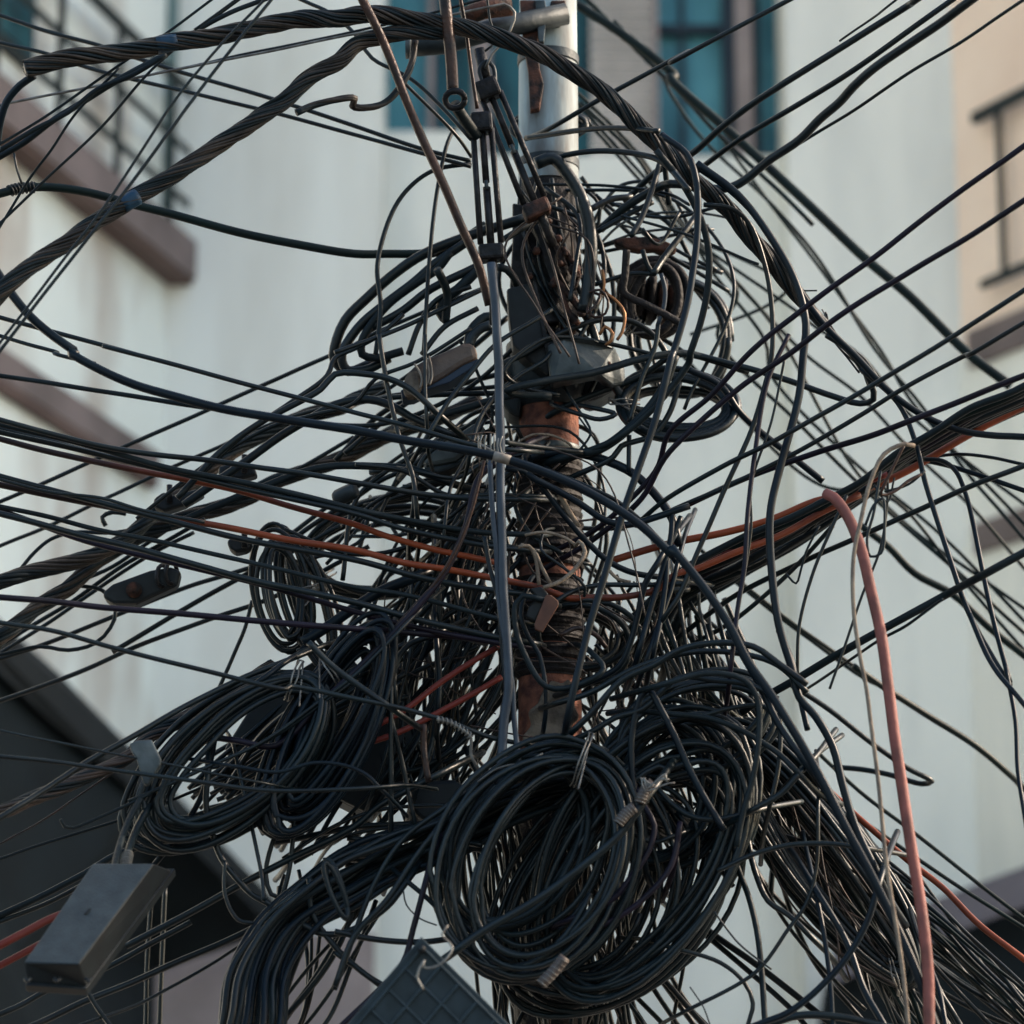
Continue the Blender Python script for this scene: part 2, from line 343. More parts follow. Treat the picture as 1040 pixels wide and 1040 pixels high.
def coil(name, c, rad, rot, n, w, spread, d, dspread, label, m='k', tieang=None, group=None, seed=0, sq=0, wobc=5, tilt=0, m2=None):
    """one long cable wound into n turns round an ellipse; rad=(rx,ry) px, rot deg, spread px across the bundle"""
    rnd = random.Random(seed); root = thing(name, label, 'cable coil', P(c[0], c[1], d), group)
    cr, sr = math.cos(R(rot)), math.sin(R(rot)); steps = 44
    turns = [(rnd.uniform(-1, 1), rnd.uniform(-1, 1), rnd.uniform(-1, 1), rnd.uniform(-1, 1)) for _ in range(n+2)]
    ph = [rnd.uniform(0, 6.3) for _ in range(6)]
    H = []
    t0 = rnd.uniform(0, 1)
    for i in range(int(n*steps)+1):
        t = i/steps+t0; k = int(t); f = t-k; f = f*f*(3-2*f)
        a, b = turns[min(k, n+1)], turns[min(k+1, n+1)]
        u = [a[j]+(b[j]-a[j])*f for j in range(4)]
        th = 2*math.pi*(i/steps)
        g = 1.0
        if tieang is not None:
            dl = min(abs(((math.degrees(th)-ta+180) % 360)-180) for ta in (tieang if isinstance(tieang, (list,tuple)) else [tieang])); g = .38+.62*min(1, dl/70)
        rr = u[0]*spread*g
        wv = math.sin(2*th+ph[0])*.02+math.sin(3*th+ph[1])*.012+math.sin(5*th+ph[2]+k)*.010+math.sin(2*th+k*1.7)*.022+math.sin(3*th+k*2.9)*.014
        ex = (rad[0]*(1+wv)+rr)*math.copysign(abs(math.cos(th))**(1-sq), math.cos(th))
        ey = (rad[1]*(1+wv)+rr*.8)*math.copysign(abs(math.sin(th))**(1-sq), math.sin(th))
        ex += u[2]*wobc; ey += u[3]*wobc
        x = c[0]+ex*cr-ey*sr; y = c[1]+ex*sr+ey*cr
        H.append(P(x, y, d+u[1]*dspread*g+tilt*(math.sin(th))))
    V, Fc = tube(H, w/2*S(d), 8); part('wound_cable', V, Fc, M[m], root)
    if tieang is not None:
        for ta in (tieang if isinstance(tieang, (list,tuple)) else [tieang]):
            th = R(ta); ex, ey = rad[0]*math.cos(th), rad[1]*math.sin(th)
            x = c[0]+ex*cr-ey*sr; y = c[1]+ex*sr+ey*cr
            nx, ny = math.cos(th)*cr-math.sin(th)*sr, math.cos(th)*sr+math.sin(th)*cr
            rg = []
            for q in range(2):
                for j in range(15):
                    b = 2*math.pi*j/14; sp = spread*.62+wobc*.6+w*.5
                    o2 = q*4+rnd.uniform(-1, 1)
                    rg.append(P(x+nx*math.cos(b)*sp-ny*o2, y+ny*math.cos(b)*sp+nx*o2, d+math.sin(b)*(dspread*.55+.012)))
            tl = P(x-nx*spread*.6+rnd.uniform(-18, 18), y-ny*spread*.6+rnd.uniform(4, 20), d-dspread-.02)
            rg.append(tl)
            V, Fc = tube(catmull(rg, .006), .0022, 5); part('tie_wire', V, Fc, M['w'], root)
    return root
# ------------------------------------------------------------------ light
w = bpy.data.worlds.new('World'); sc.world = w; w.use_nodes = True
sky = w.node_tree.nodes.new('ShaderNodeTexSky'); sky.sky_type = 'NISHITA'; sky.sun_disc = False
SUN_EL, SUN_AZ = R(30), R(78)      # azimuth clockwise from +Y
sky.sun_elevation = SUN_EL; sky.sun_rotation = SUN_AZ; sky.air_density = 1.3; sky.dust_density = 2.5; sky.ozone_density = 1
bg = w.node_tree.nodes['Background']; bg.inputs['Strength'].default_value = .15
w.node_tree.links.new(sky.outputs[0], bg.inputs['Color'])
sd = bpy.data.lights.new('sun', 'SUN'); sd.energy = 2.8; sd.angle = R(2); sd.color = (1, .80, .62)
so = bpy.data.objects.new('sun', sd); COL.objects.link(so)
sdir = Vector((math.sin(SUN_AZ)*math.cos(SUN_EL), math.cos(SUN_AZ)*math.cos(SUN_EL), math.sin(SUN_EL)))
so.rotation_euler = (-sdir).to_track_quat('-Z', 'Y').to_euler()
sc.view_settings.view_transform = 'Standard'; sc.view_settings.look = 'None'
sc.view_settings.exposure = 1.55; sc.view_settings.gamma = 1
# ------------------------------------------------------------------ ground
def sheet(name, x0, x1, y0, y1, z, m):
    o = part(name, [(x0,y0,z),(x1,y0,z),(x1,y1,z),(x0,y1,z)], [(0,1,2,3)], M[m], None, False); tag(o, kind='structure'); return o
sheet('ground', -250, 250, -250, 250, 0, 'paving')
sheet('road', -250, 250, -14, -1.2, .004, 'road')
tag(box('pavement', -60, 60, -1.2, 3.2, -.1, .12, 'paving'), kind='structure')
# ------------------------------------------------------------------ building, centre
def X(px, Y, py=520): return P(px, py, Y).x
b = thing('apartment_building', 'pale grey plaster apartment building with blue windows behind the pole', 'building', (0, 9, 0))
YC = 9.3; zw = P(600, 158, YC).z; x0, x1 = X(385, 9), X(808, 8.9)
zl = P(430, 133, YC).z
xm = X(485, YC)
boxm('wall', [(x0-.02, x1+.02, YC, YC+.5, -.1, min(zw,zl)), (x0-.02, xm, YC, YC+.5, min(zw,zl), zl), (x0-.02, x1+.02, YC, YC+.5, zw+1.7, 16)], 'wall', b)
boxm('left_bay_wall', [(X(196, 9)-1.6, x0, 9.0, 9.8, -.1, 16)], 'wallw', b)
boxm('right_bay_wall', [(x1, X(967, 8.9)+1.6, 8.9, 9.8, -.1, 16)], 'wall', b)
zt = max(zw, zl)+1.65; zb = min(zw, zl)
def pane(x0_, x1_, m, nm='pane', parent=b, z0=None): return box(nm, X(x0_, YC+.2, 80), X(x1_, YC+.2, 80), YC+.2, YC+.22, (z0 or zb)-.05, zt+.1, m, parent)
win = box('window', X(392, YC, 80), X(470, YC, 80), YC+.13, YC+.16, zl+.001, zl+.05, 'framed', b); pane(390, 440, 'curl', 'pane', win); pane(440, 482, 'cur', 'pane', win)
win = boxm('window', [(X(480,YC,80), X(498,YC,80), YC+.05, YC+.3, zb, zt), (X(434,YC,80), X(440,YC,80), YC+.12, YC+.2, zb, zt)], 'frame', b); pane(498, 596, 'cur', 'pane', win)
sh = box('shutter', X(664, YC, 80), X(669, YC, 80), YC+.02, YC+.1, zb, zt, 'frame', b)
sl = [(X(600, YC, 80), X(664, YC, 80), YC+.05+.0, YC+.09, zb+.02+i*.062, zb+.055+i*.062) for i in range(26)]
boxm('louvre', sl, 'lou', sh); pane(596, 666, 'cur', 'pane', sh)
win = boxm('window', [(X(735,YC,80), X(748,YC,80), YC+.08, YC+.2, zb, zt), (X(669,YC,80), X(735,YC,80), YC+.12, YC+.19, P(700,24,YC).z, P(700,16,YC).z), (X(692,YC,80), X(697,YC,80), YC+.14, YC+.195, zb, zt), (X(669,YC,80), X(748,YC,80), YC+.12, YC+.2, zb, zb+.06)], 'framed', b)
pane(669, 742, 'curl', 'pane', win)
boxm('mullion', [(X(748,YC,80), X(765,YC,80), YC+.03, YC+.25, zb, zt)], 'frame', b)
win = boxm('window', [(X(798,YC,80), X(806,YC,80), YC+.10, YC+.2, zb, zt), (X(765,YC,80), X(806,YC,80), YC+.12, YC+.2, zb, zb+.06), (X(765,YC,80), X(773,YC,80), YC+.11, YC+.2, zb, zt)], 'framed', b); pane(765, 808, 'curl', 'pane', win)
box('plinth', X(60, 8.9, 990), X(380, 8.98, 990), 8.93, 8.999, -.1, P(200, 948, 8.93).z, 'frame', b)
pp = P(174, 60, 8.9)
V, Fc = tube([Vector((pp.x, 8.9, P(174,212,8.9).z)), Vector((pp.x, 8.9, 9)), Vector((pp.x, 8.9, 12))], .035, 10); part('drain_pipe', V, Fc, M['pipe'], b)
# ------------------------------------------------------------------ side buildings: footprints run towards the street
def side(name, label, A, B, m, bands, out, railz, h=16, back=1.0, rec=.15, lowm=None, L=7.5):
    """wall along A->B (xy), bands [(z0,z1,mat)] proud of it by out; out sign gives the visible side"""
    o = thing(name, label, 'building', (A.x, A.y, 0))
    dv = (Vector((B.x, B.y, 0))-Vector((A.x, A.y, 0))).normalized(); nv = Vector((dv.y, -dv.x, 0))*(1 if out > 0 else -1)
    if nv.x*(1 if A.x < 0 else -1) < 0: nv = -nv
    def strip(nm, s0, s1, p0, p1, z0, z1, mm, par=o, bevel=0):
        a = Vector((A.x, A.y, 0))
        V = [a+dv*s+nv*p+Vector((0,0,z)) for s in (s0, s1) for p in (p0, p1) for z in (z0, z1)]
        Fc = [(0,1,3,2),(4,6,7,5),(0,4,5,1),(2,3,7,6),(0,2,6,4),(1,5,7,3)]
        q = part(nm, V, Fc, M[mm], par, False, bevel); bm = bmesh.new(); bm.from_mesh(q.data); bmesh.ops.recalc_face_normals(bm, faces=bm.faces); bm.to_mesh(q.data); bm.free(); return q
    strip('wall', 0, L, -rec-back, -rec, -.1, h, m)
    if lowm: strip('lower_wall', 0, L, -rec-back, -rec+.01, -.1, lowm[0], lowm[1])
    for (s0, z0, z1, mm, pr) in bands: strip('slab_or_shadow_strip', s0, L, -rec+.002, pr, z0, z1, mm)
    return o, strip, nv, dv
A = P(200, 252, 9); B = P(0, 66, 6.5)
zb1 = (A.z+B.z)/2; za = P(180, 462, 8.8).z
lb, strip, nv, dv = side('balcony_building', 'stained pale side building with mauve slab edges and balcony rails at upper left', A, B, 'walll',
    [(0, zb1-.22, zb1, 'pink', 0), (0, zb1-.25, zb1-.22, 'slabshade', -.02), (.25, za-.15, za, 'pink', -.08), (.25, za-.19, za-.15, 'slabshade', -.09)], 1, None)  # thin brown strips stand in for the shadow lines under the slabs
rl = strip('railing', 0.1, 7, -.03, .0, zb1+.80, zb1+.86, 'rail')
strip('mid_rail', 0.1, 7, -.025, -.005, zb1+.46, zb1+.50, 'rail', rl)
strip('low_rail', 0.1, 7, -.025, -.005, zb1+.16, zb1+.20, 'rail', rl)
for i in range(9): strip('post', .35+i*.75, .385+i*.75, -.028, -.001, zb1, zb1+.80, 'rail', rl)
wd = strip('window', 2.0, 2.9, -.15, -.10, zb1+.25, zb1+1.6, 'framed', lb); strip('pane', 2.06, 2.84, -.11, -.09, zb1+.3, zb1+1.55, 'cur', wd)
A2 = P(968, 350, 8.9); B2 = P(1040, 308, 8.36)
z3 = (P(980,343,8.82).z+P(1040,308,8.36).z)/2; z4 = P(1000, 528, 8.7).z
rb, strip, nv, dv = side('peach_building', 'peach painted side building with a dark balcony rail at the right edge', A2, B2, 'peach',
    [(.12, z3-.20, z3, 'pink', 0), (.12, z4-.16, z4, 'pink', 0)], -1, None, rec=.04, lowm=(z3-.1,'wall'), L=3.2, back=4)
rz = P(985, 133, 8.8).z; rz2 = P(992, 298, 8.75).z
rl = strip('railing', .30, 3.1, .02, .06, rz-.03, rz+.03, 'rail'); strip('low_rail', .32, 3.1, .025, .055, rz2-.025, rz2+.02, 'rail', rl)
for i in range(5): strip('post', .50+i*.52, .53+i*.52, .026, .052, rz2, rz, 'rail', rl)
# awnings over the shop fronts
aw = thing('shop_awning', 'dark sloping shop awning at the lower left behind the terminal box', 'awning', P(100, 1000, 6.5))
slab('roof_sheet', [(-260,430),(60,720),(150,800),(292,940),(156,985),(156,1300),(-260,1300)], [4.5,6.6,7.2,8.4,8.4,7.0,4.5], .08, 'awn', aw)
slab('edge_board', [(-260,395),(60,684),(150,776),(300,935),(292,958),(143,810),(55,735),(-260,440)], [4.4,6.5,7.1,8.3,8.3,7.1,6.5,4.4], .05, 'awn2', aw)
aw = thing('shop_canopy', 'dark canopy with mauve fascia board at the lower right edge', 'awning', P(960, 1000, 8))
slab('fascia', [(846,958),(942,916),(1040,880),(1300,786),(1300,830),(1040,921),(942,958),(846,1000)], [8.4,8.1,7.8,7,7,7.8,8.1,8.4], .05, 'mauve', aw)
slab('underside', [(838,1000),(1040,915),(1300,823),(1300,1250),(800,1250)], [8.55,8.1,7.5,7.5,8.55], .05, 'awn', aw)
# ------------------------------------------------------------------ the pole
pl = thing('utility_pole', 'rusty steel utility pole with white painted upper part under the cable tangle', 'utility pole', (P(560,520,0).x, 0, .12))
cx = P(558,520,0).x; s0 = S(0)
def Z(y): return P(558, y, 0).z
r = 30.5*s0
lathe('upper_section', [(r*1.03, Z(188)), (r*1.02, Z(100)), (r*.99, Z(0)), (r*.9, Z(-420)), (r*.5, Z(-421))], 'white', pl, cx=cx)
lathe('rusty_section', [(r*1.12, Z(1040)-1.0), (r*1.06, Z(800)), (r*1.0, Z(470)), (r*.99, Z(395))], 'rust', pl, cx=cx)
lathe('grimy_section', [(r*1.0, Z(394.5)), (r*.99, Z(189))], 'wrap', pl, cx=cx)
for y_ in (62, 168): lathe('steel_band', [(r*1.02, Z(y_+5)), (r*1.06, Z(y_+4)), (r*1.06, Z(y_-4)), (r*1.02, Z(y_-5))], 'galvd', pl, cx=cx)
lathe('base_section', [(r*1.3, .1), (r*1.15, Z(1040)-1.0)], 'rust', pl, cx=cx)
pr = []
for i in range(46):
    y = 578-i*2.6; pr.append((r*(1.10+.05*math.sin(i*1.9)+random.uniform(-.02, .02)), Z(y)))
lathe('tape_wrap', pr, 'wrap', pl, cx=cx)
pr = []
for i in range(60): pr.append((r*(1.03+.12*abs(math.sin(i*.33))+random.uniform(-.02,.05)), Z(690-i*1.7)))
lathe('lower_wrap', pr, 'wrap', pl, cx=cx)
pr = [(r*(1.13+.05*abs(math.sin(i*.4))+random.uniform(-.01,.03)), Z(1080-i*5)) for i in range(58)]
lathe('near_black_wrap', pr, 'wrap', pl, cx=cx)  # near-black bumpy layer round the lower pole
lathe('hose_clip', [(r*1.04, Z(462)), (r*1.06, Z(461)), (r*1.06, Z(456)), (r*1.04, Z(455))], 'galv', pl, cx=cx)
slab('mortar_patch', [(552,700),(560,690),(572,694),(577,688),(586,700),(583,716),(589,728),(580,736),(582,748),(566,752),(558,764),(548,756),(534,758),(530,748),(540,736),(536,722),(546,714)], -r-.012, .03, 'plaster', pl, .008)
slab('steel_channel', 'a 605,0 690,0 695,215 700,330 720,400 700,520 655,530 645,330 620,200', -r-.03, .03, 'rustmetal', pl, .003)
slab('stay_plate', 'a 680,0 725,0 735,60 720,200 695,200', -r-.05, .02, 'galv', pl, .002)
slab('rust_patch', 'a 755,0 825,0 825,90 795,125 750,130 742,60', -r-.006, .03, 'rustmetal', pl, .004)
# crossarm at top
ca = thing('cross_arm', 'grey galvanised cross arm tube behind the two ropes at the top of the pole', 'bracket', P(480, 35, -.1))
V, Fc = tube([P(414,47,-.16), P(450,44,-.15), P(500,30,-.13), P(575,14,-.1)], 11.5*s0, 16); part('tube', V, Fc, M['galvd'], ca)
V, Fc = tube([P(412,47,-.16), P(415,47,-.16), P(418,47,-.16)], 13*s0, 16); part('end_collar', V, Fc, M['galv'], ca)
V, Fc = tube([P(470,18,-.2), P(490,10,-.2), P(520,6,-.2)], 10*s0, 14); part('stub_tube', V, Fc, M['rustmetal'], ca)
# clamp
cl = thing('pole_clamp', 'grey flared pole clamp above the bare rusty section of the pole', 'clamp', P(560, 375, -.1))
lathe('collar', [(r*1.02, Z(416)), (r*1.25, Z(408)), (r*1.45, Z(385)), (r*1.45, Z(352)), (r*1.15, Z(343))], 'galvd', cl, cx=cx)
o = slab('front_plate', [(556,350),(572,344),(604,345),(624,352),(634,372),(635,390),(622,392),(606,380),(572,386),(560,390),(556,366)], [-.19,-.21,-.20,-.15,-.12,-.12,-.15,-.19,-.21,-.20,-.19], .06, 'galv', cl, .006)
slab('right_wing', [(600,352),(624,357),(632,374),(634,390),(626,394),(612,402),(600,407),(590,402),(590,365)], -.05, .12, 'galvd', cl, .012)
slab('left_wing', [(522,352),(511,366),(505,385),(506,402),(516,418),(528,424),(532,400),(532,362)], -.05, .12, 'galvd', cl, .012)
for x, y in ((592,362),(618,370),(514,384)):
    V, Fc = tube([P(x,y,-r*1.45-.055), P(x,y,-r*1.45-.045), P(x,y,-.05)], 3.4*s0, 6); part('bolt', V, Fc, M['rustmetal'], cl)
# dark box above the clamp
db = thing('fuse_box', 'black open-edged box strapped to the pole just above the grey clamp', 'box', P(540, 320, -.12))
slab('body', 'b 128,345 235,318 278,520 296,640 288,675 190,600 150,560 135,450', -.17, .09, 'boxd', db, .006)
slab('side_flange', 'b 228,318 240,320 282,525 300,650 290,670', -.18, .1, 'metal', db, .002)
# dark steel brackets filling the pole between the painted part and the clamp
br = thing('bracket_stack', 'rusty brackets and plates bolted on the pole beneath the white section', 'bracket', P(550, 250, -.1))
slab('plate', 'b 150,20 330,60 330,240 300,330 340,440 300,530 240,470 140,340 150,180', -.10, .06, 'metal', br, .006)
slab('rust_plate', 'b 200,230 300,220 320,330 330,470 260,480 215,330', -.125, .04, 'metal', br, .005)
slab('plate', 'b 190,30 280,30 300,120 330,210 325,300 300,330 270,250 245,160', -.16, .03, 'metal', br, .005)
slab('rust_plate', 'b 330,480 380,450 395,500 350,530', -.12, .03, 'rustmetal', br, .005)
for (x, y), w_ in zip(parse('b 240,205 320,160 380,275 390,300 410,440 215,300 330,250 300,330 285,95 350,215'), (9,8,12,8,9,7,7,8,7,6)):
    V, Fc = tube([P(x,y,-.20), P(x,y,-.18), P(x+2,y-2,-.06)], w_/2*s0, 6); part('bolt', V, Fc, M['rustmetal'], br)
for k, (pth, w_) in enumerate((('b 270,90 300,150 330,220 345,260', 6), ('b 300,310 350,350 420,440', 8), ('b 340,190 400,290 380,350', 5), ('b 330,330 360,430 400,480',6))):
    q = parse(pth); V, Fc = tube(catmull([P(x,y,-.19) for x, y in q], .01), w_/2*s0, 8); part('strap', V, Fc, M['rustmetal'], br)
# turnbuckles
def turnbuckle(label, top, bot, d, w1, angoff, gap):
    t = thing('turnbuckle', label, 'turnbuckle', P(top[0], top[1], d))
    a = Vector((top[0], top[1])); b_ = Vector((bot[0], bot[1])); u = (b_-a).normalized(); v = Vector((-u.y, u.x))
    def blk(nm, c, hw, hl, m):
        pts = [c+v*hw-u*hl, c+v*hw+u*hl, c-v*hw+u*hl, c-v*hw-u*hl]
        return slab(nm, [(p.x, p.y) for p in pts], d-.022, .05, m, t, .008)
    blk('top_nut', a, w1*.85, 10, 'metal'); blk('bottom_nut', b_, w1, 8, 'rustmetal' if angoff else 'metal')
    for s_ in (-1, 1):
        p = a+u*9+v*s_*w1*.72; q = b_-u*7+v*s_*w1*.80; seg('side_rod', (p.x,p.y,d), (q.x,q.y,d), 6.4, 'metal', t)
    m1 = a+(b_-a)*gap; seg('threaded_rod', (a.x,a.y,d+.005), (m1.x,m1.y,d+.005), 7.2, 'metal', t); m2 = m1+u*5
    seg('threaded_rod', (m2.x,m2.y,d+.005), (b_.x,b_.y,d+.005), 8.0, 'metal', t); seg('rod_end', ((m1-u*2).x,(m1-u*2).y,d-.004), ((m2+u*2).x,(m2+u*2).y,d-.004), 4.2, 'galv', t)
    return t, a, b_, u, v
t, a, b_, u, v = turnbuckle('upright black turnbuckle, left of the pair hanging from the top rope', (489,122), (499,254), -.40, 13, 0, .48)
seg('lower_rod', (500,260,-.40), (502,330,-.38), 9.5, 'metal', t)
t, a, b_, u, v = turnbuckle('slanting black turnbuckle, right of the pair hanging from the top rope', (495,88), (545,210), -.34, 14, 1, .50)
seg('eye_rod', (548,214,-.34), (562,250,-.30), 10, 'metal', t)
seg('top_shackle', (487,50,-.34), (494,84,-.34), 12, 'metal', t)
V, Fc = tube(catmull([P(x,y,-.35) for x, y in ((490,84),(487,70),(494,62),(501,68),(503,84))], .01), 2.2*s0, 8); part('top_ring', V, Fc, M['galvd'], t)
# rods at the top
cable('W 368,0 392,48 416,111 444,173 468,228 485,267 497,310', 9.5, 'b', (-.62,-.45), 'long rusty brown rod slanting from the top edge to the vertical straps', 'stay_rod', wob=.4, cat='rod', group='stay rods at the top')
o, cc, rr = cable('W 452,0 455,30 458,62 460,95', 12.5, 'b', (-.55,-.52), 'short rusty brown rod hanging from the top edge with an eye at its end', 'stay_rod', wob=.3, cat='rod', group='stay rods at the top')
V, Fc = tube([P(462+10*math.cos(k*.45), 101+9*math.sin(k*.45), -.53+.012*math.sin(k*.45)) for k in range(15)], 3.2*s0, 8); part('eye', V, Fc, M['metal'], o)
cable('W 462,106 472,122 484,138', 13, 'd', (-.50,-.40), 'short fat black link between the rod eye and the upright turnbuckle', 'rod_link', wob=.3, cat='link')
cable('a 320,0 335,80 350,170 370,320 400,520', 4, 'b', (-.5,-.45), 'thin rusty wire hanging beside the eye rod down to the turnbuckle', 'binding_wire')
cable('a 480,30 530,20 580,60 540,180 470,260 440,330', 3, 'w', (-.4,-.36), 'thin pale wire looped over the shackle of the slanting turnbuckle', 'binding_wire')
# insulator-like brown coil + plastics right of the pole
i_ = thing('spool_insulator', 'brown ribbed spool insulator right of the pole beneath the drooping hook', 'insulator', P(660,300,.05))
for k in range(5):
    xx = 640+k*11; yy = 297+k*3
    V, Fc = tube([P(xx-5,yy,.1), P(xx-3,yy,.1), P(xx+2,yy+1,.1), P(xx+5,yy+1,.1)], [20*s0, (31-k*1.5)*s0, (31-k*1.5)*s0, 20*s0], 22); part('shed', V, Fc, M['rustmetal' if k > 2 else 'wrap'], i_)
V, Fc = tube([P(628,294,.1), P(660,301,.1), P(695,310,.1)], 16*s0, 16); part('spindle', V, Fc, M['metal'], i_)
h = slab('hook_horn', 'l 120,430 200,418 300,415 400,440 450,465 455,485 430,500 330,485 250,490 190,480 130,455', -.12, .035, 'rustmetal', None, .012)
tag(h, 'dark rusty horn-shaped hook pointing right above the brown spool', 'hook'); h.name = 'steel_hook'
# ------------------------------------------------------------------ boxes
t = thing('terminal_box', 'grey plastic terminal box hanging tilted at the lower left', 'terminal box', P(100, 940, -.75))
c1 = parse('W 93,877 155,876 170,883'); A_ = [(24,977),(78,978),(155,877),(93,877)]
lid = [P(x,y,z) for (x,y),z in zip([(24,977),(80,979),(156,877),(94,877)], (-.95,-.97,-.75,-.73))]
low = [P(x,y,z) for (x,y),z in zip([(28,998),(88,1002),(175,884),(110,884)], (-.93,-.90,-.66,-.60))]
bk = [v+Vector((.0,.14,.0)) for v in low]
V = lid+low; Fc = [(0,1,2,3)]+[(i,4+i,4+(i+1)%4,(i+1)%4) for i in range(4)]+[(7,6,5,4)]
o = part('lid', V, Fc, M['boxd'], t, False, .004); o.data.materials.append(M['box']); dusty = (lid[1]-lid[0]).cross(lid[3]-lid[0]).normalized()  # dusty: lid face left grey with dust; side shade painted black
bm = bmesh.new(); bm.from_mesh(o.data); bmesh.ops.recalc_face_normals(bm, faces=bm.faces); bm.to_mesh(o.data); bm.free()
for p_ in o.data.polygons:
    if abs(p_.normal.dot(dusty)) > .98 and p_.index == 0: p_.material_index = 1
cen = sum(low, Vector())/4
lowo = [cen+(v-cen)*1.04 for v in low]; V = lowo+[v+Vector((0,.03,-.012)) for v in lowo]
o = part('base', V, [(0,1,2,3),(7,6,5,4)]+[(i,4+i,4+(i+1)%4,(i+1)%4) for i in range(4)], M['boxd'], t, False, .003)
bm = bmesh.new(); bm.from_mesh(o.data); bmesh.ops.recalc_face_normals(bm, faces=bm.faces); bm.to_mesh(o.data); bm.free()
nrm = (lid[1]-lid[0]).cross(lid[3]-lid[0]).normalized()
if nrm.y > 0: nrm = -nrm
mid = sum(lid, Vector())/4
sv = (lid[2]-lid[1]).normalized(); su = (lid[1]-lid[0]).normalized(); q = mid+nrm*.002
V = [q-sv*.010-su*.003, q-sv*.010+su*.003, q+sv*.010+su*.003, q+sv*.010-su*.003]; V = V+[p+nrm*.002 for p in V]
part('keyhole', V, [(0,1,2,3),(7,6,5,4)]+[(i,4+i,4+(i+1)%4,(i+1)%4) for i in range(4)], M['boxd'], t, False)
for x in (28, 58, 90):
    V, Fc = tube([P(x-3,994,-.97), P(x,997,-.98), P(x+3,994,-.97)], .004, 6); part('latch', V, Fc, M['boxd'], t)
# ribbed box at the bottom, lid turned to the viewer
t = thing('ribbed_box', 'slate plastic box with a raised grid lid, bottom edge left of centre', 'junction box', P(430,1020,-.85))
O_ = Vector((428, 957)); U_ = Vector((92, 92)); W_ = Vector((-88, 104))
def RB(u, v): p = O_+U_*u+W_*v; return (p.x, p.y)
dz = lambda u, v: -.95+.03*u+.03*v
def rslab(nm, u0, u1, v0, v1, d_, th, m):
    q = [(u0,v0),(u1,v0),(u1,v1),(u0,v1)]
    return slab(nm, [RB(*p) for p in q], [dz(*p)+d_ for p in q], th, m, t, .003)
rslab('body', 0, 1, 0, 1.25, .012, .13, 'rib'); rslab('lid', -.03, 1.03, -.03, 1.28, 0, .03, 'rib')
for i in range(5): rslab('rib_line', .02+i*.20, .05+i*.20, .02, 1.25, -.006, .012, 'rib')
for i in range(7): rslab('rib_line', .05, .98, .01+i*.2, .035+i*.2, -.0062, .012, 'rib')
V, Fc = tube([P(428,964,-.99), P(428,964,-.97), P(428,964,-.94)], .009, 12); part('screw', V, Fc, M['boxd'], t)
# dark box hidden among the left hanks
t = thing('junction_box', 'black junction box half buried between the left hank and the lower pole', 'junction box', P(370,760,-.1))
slab('body', [(228,760),(262,706),(345,655),(425,742),(412,790),(374,828),(318,800),(262,842)], .02, .14, 'boxd', t, .006); slab('lid', [(330,700),(352,684),(412,748),(370,824),(330,804)], -.02, .03, 'boxd', t, .004)
V, Fc = tube([P(392,806,-.1), P(402,802,-.1), P(412,800,-.1)], .018, 8); part('gland', V, Fc, M['boxd'], t)
# round dark splice box lower centre
t = thing('splice_box', 'dark dome-topped splice box at the end of the black junction box', 'junction box', P(440,820,-.05))
slab('body', 'f 720,150 800,120 900,115 960,160 940,250 860,290 770,270 720,220', -.08, .12, 'boxd', t, .012)
# closures
def capsule(nm, label, p, q, w_, d, m, cat, ends=(.55,.55)):
    t = thing(nm, label, cat, P(p[0], p[1], d)); a = P(p[0],p[1],d); b_ = P(q[0],q[1],d-.03)
    rr = w_/2*S(d); prof = [(0,ends[0]*.6),(.03,ends[0]),(.10,.92),(.16,1),(.5,1.02),(.84,1),(.9,.92),(.97,ends[1]),(1,ends[1]*.6)]
    V, Fc = tube([a.lerp(b_, f) for f, _ in prof], [rr*s_ for _, s_ in prof], 18); part('shell', V, Fc, M[m], t); return t, a, b_, rr
t = thing('splice_closure', 'weathered pinkish splice closure left of the vertical straps', 'splice closure', P(445,375,-.22))
slab('shell', 'd 180,350 240,290 300,255 420,205 530,155 590,165 612,250 520,290 430,350 335,405 250,440 190,420', -.27, .07, 'closure', t, .014)
slab('shaded_underside', 'd 612,252 605,268 560,320 440,395 330,430 230,480 165,488 155,440 190,425 250,442 335,408 430,354 520,294', -.26, .07, 'undershade', t, .006)  # shell coloured as lit from above, its underside shade painted navy
slab('worn_end', 'd 185,350 230,320 265,330 280,420 250,470 180,470 165,420', -.285, .05, 'plaster', t, .012)
V, Fc = tube(catmull([P(x,y,-.24) for x, y in ((476,352),(480,342),(488,334),(498,330))], .01), 5*s0, 10); part('neck', V, Fc, M['galvd'], t)
for pp_ in ('d 235,285 265,330 280,380 270,430', 'd 320,240 335,300 340,360 325,410', 'd 305,250 318,300 322,360 310,410'):
    V, Fc = tube(catmull([P(x,y,-.295) for x, y in parse(pp_)], .006), .0026, 6); part('strap', V, Fc, M['tan'], t)
t = thing('splice_closure', 'pale grey splice closure half hidden below the weathered one', 'splice closure', P(455,455,-.05))
slab('shell', 'd 280,830 330,790 480,700 600,620 660,660 640,720 560,800 480,860 380,880 300,890', -.08, .07, 'galv', t, .012); slab('shaded_underside', 'd 290,892 380,884 480,864 560,804 570,840 480,890 380,925 300,920', -.08, .07, 'galvd', t, .005)  # darker lower strip paints the shade under this shell
t, a, b_, rr = capsule('splice_closure', 'small grey barrel closure among cables below the left ropes', (340,507), (362,497), 17, -.15, 'galvd', 'splice closure', (.8,.8))
t = thing('anchor_clamp', 'dark wedge anchor clamp with a rust spot hanging on the left wires', 'clamp', P(145,595,-.2))
slab('body', 'D 300,755 330,730 440,690 500,680 530,690 520,735 400,790 330,790 305,775', -.22, .05, 'boxd', t, .01)
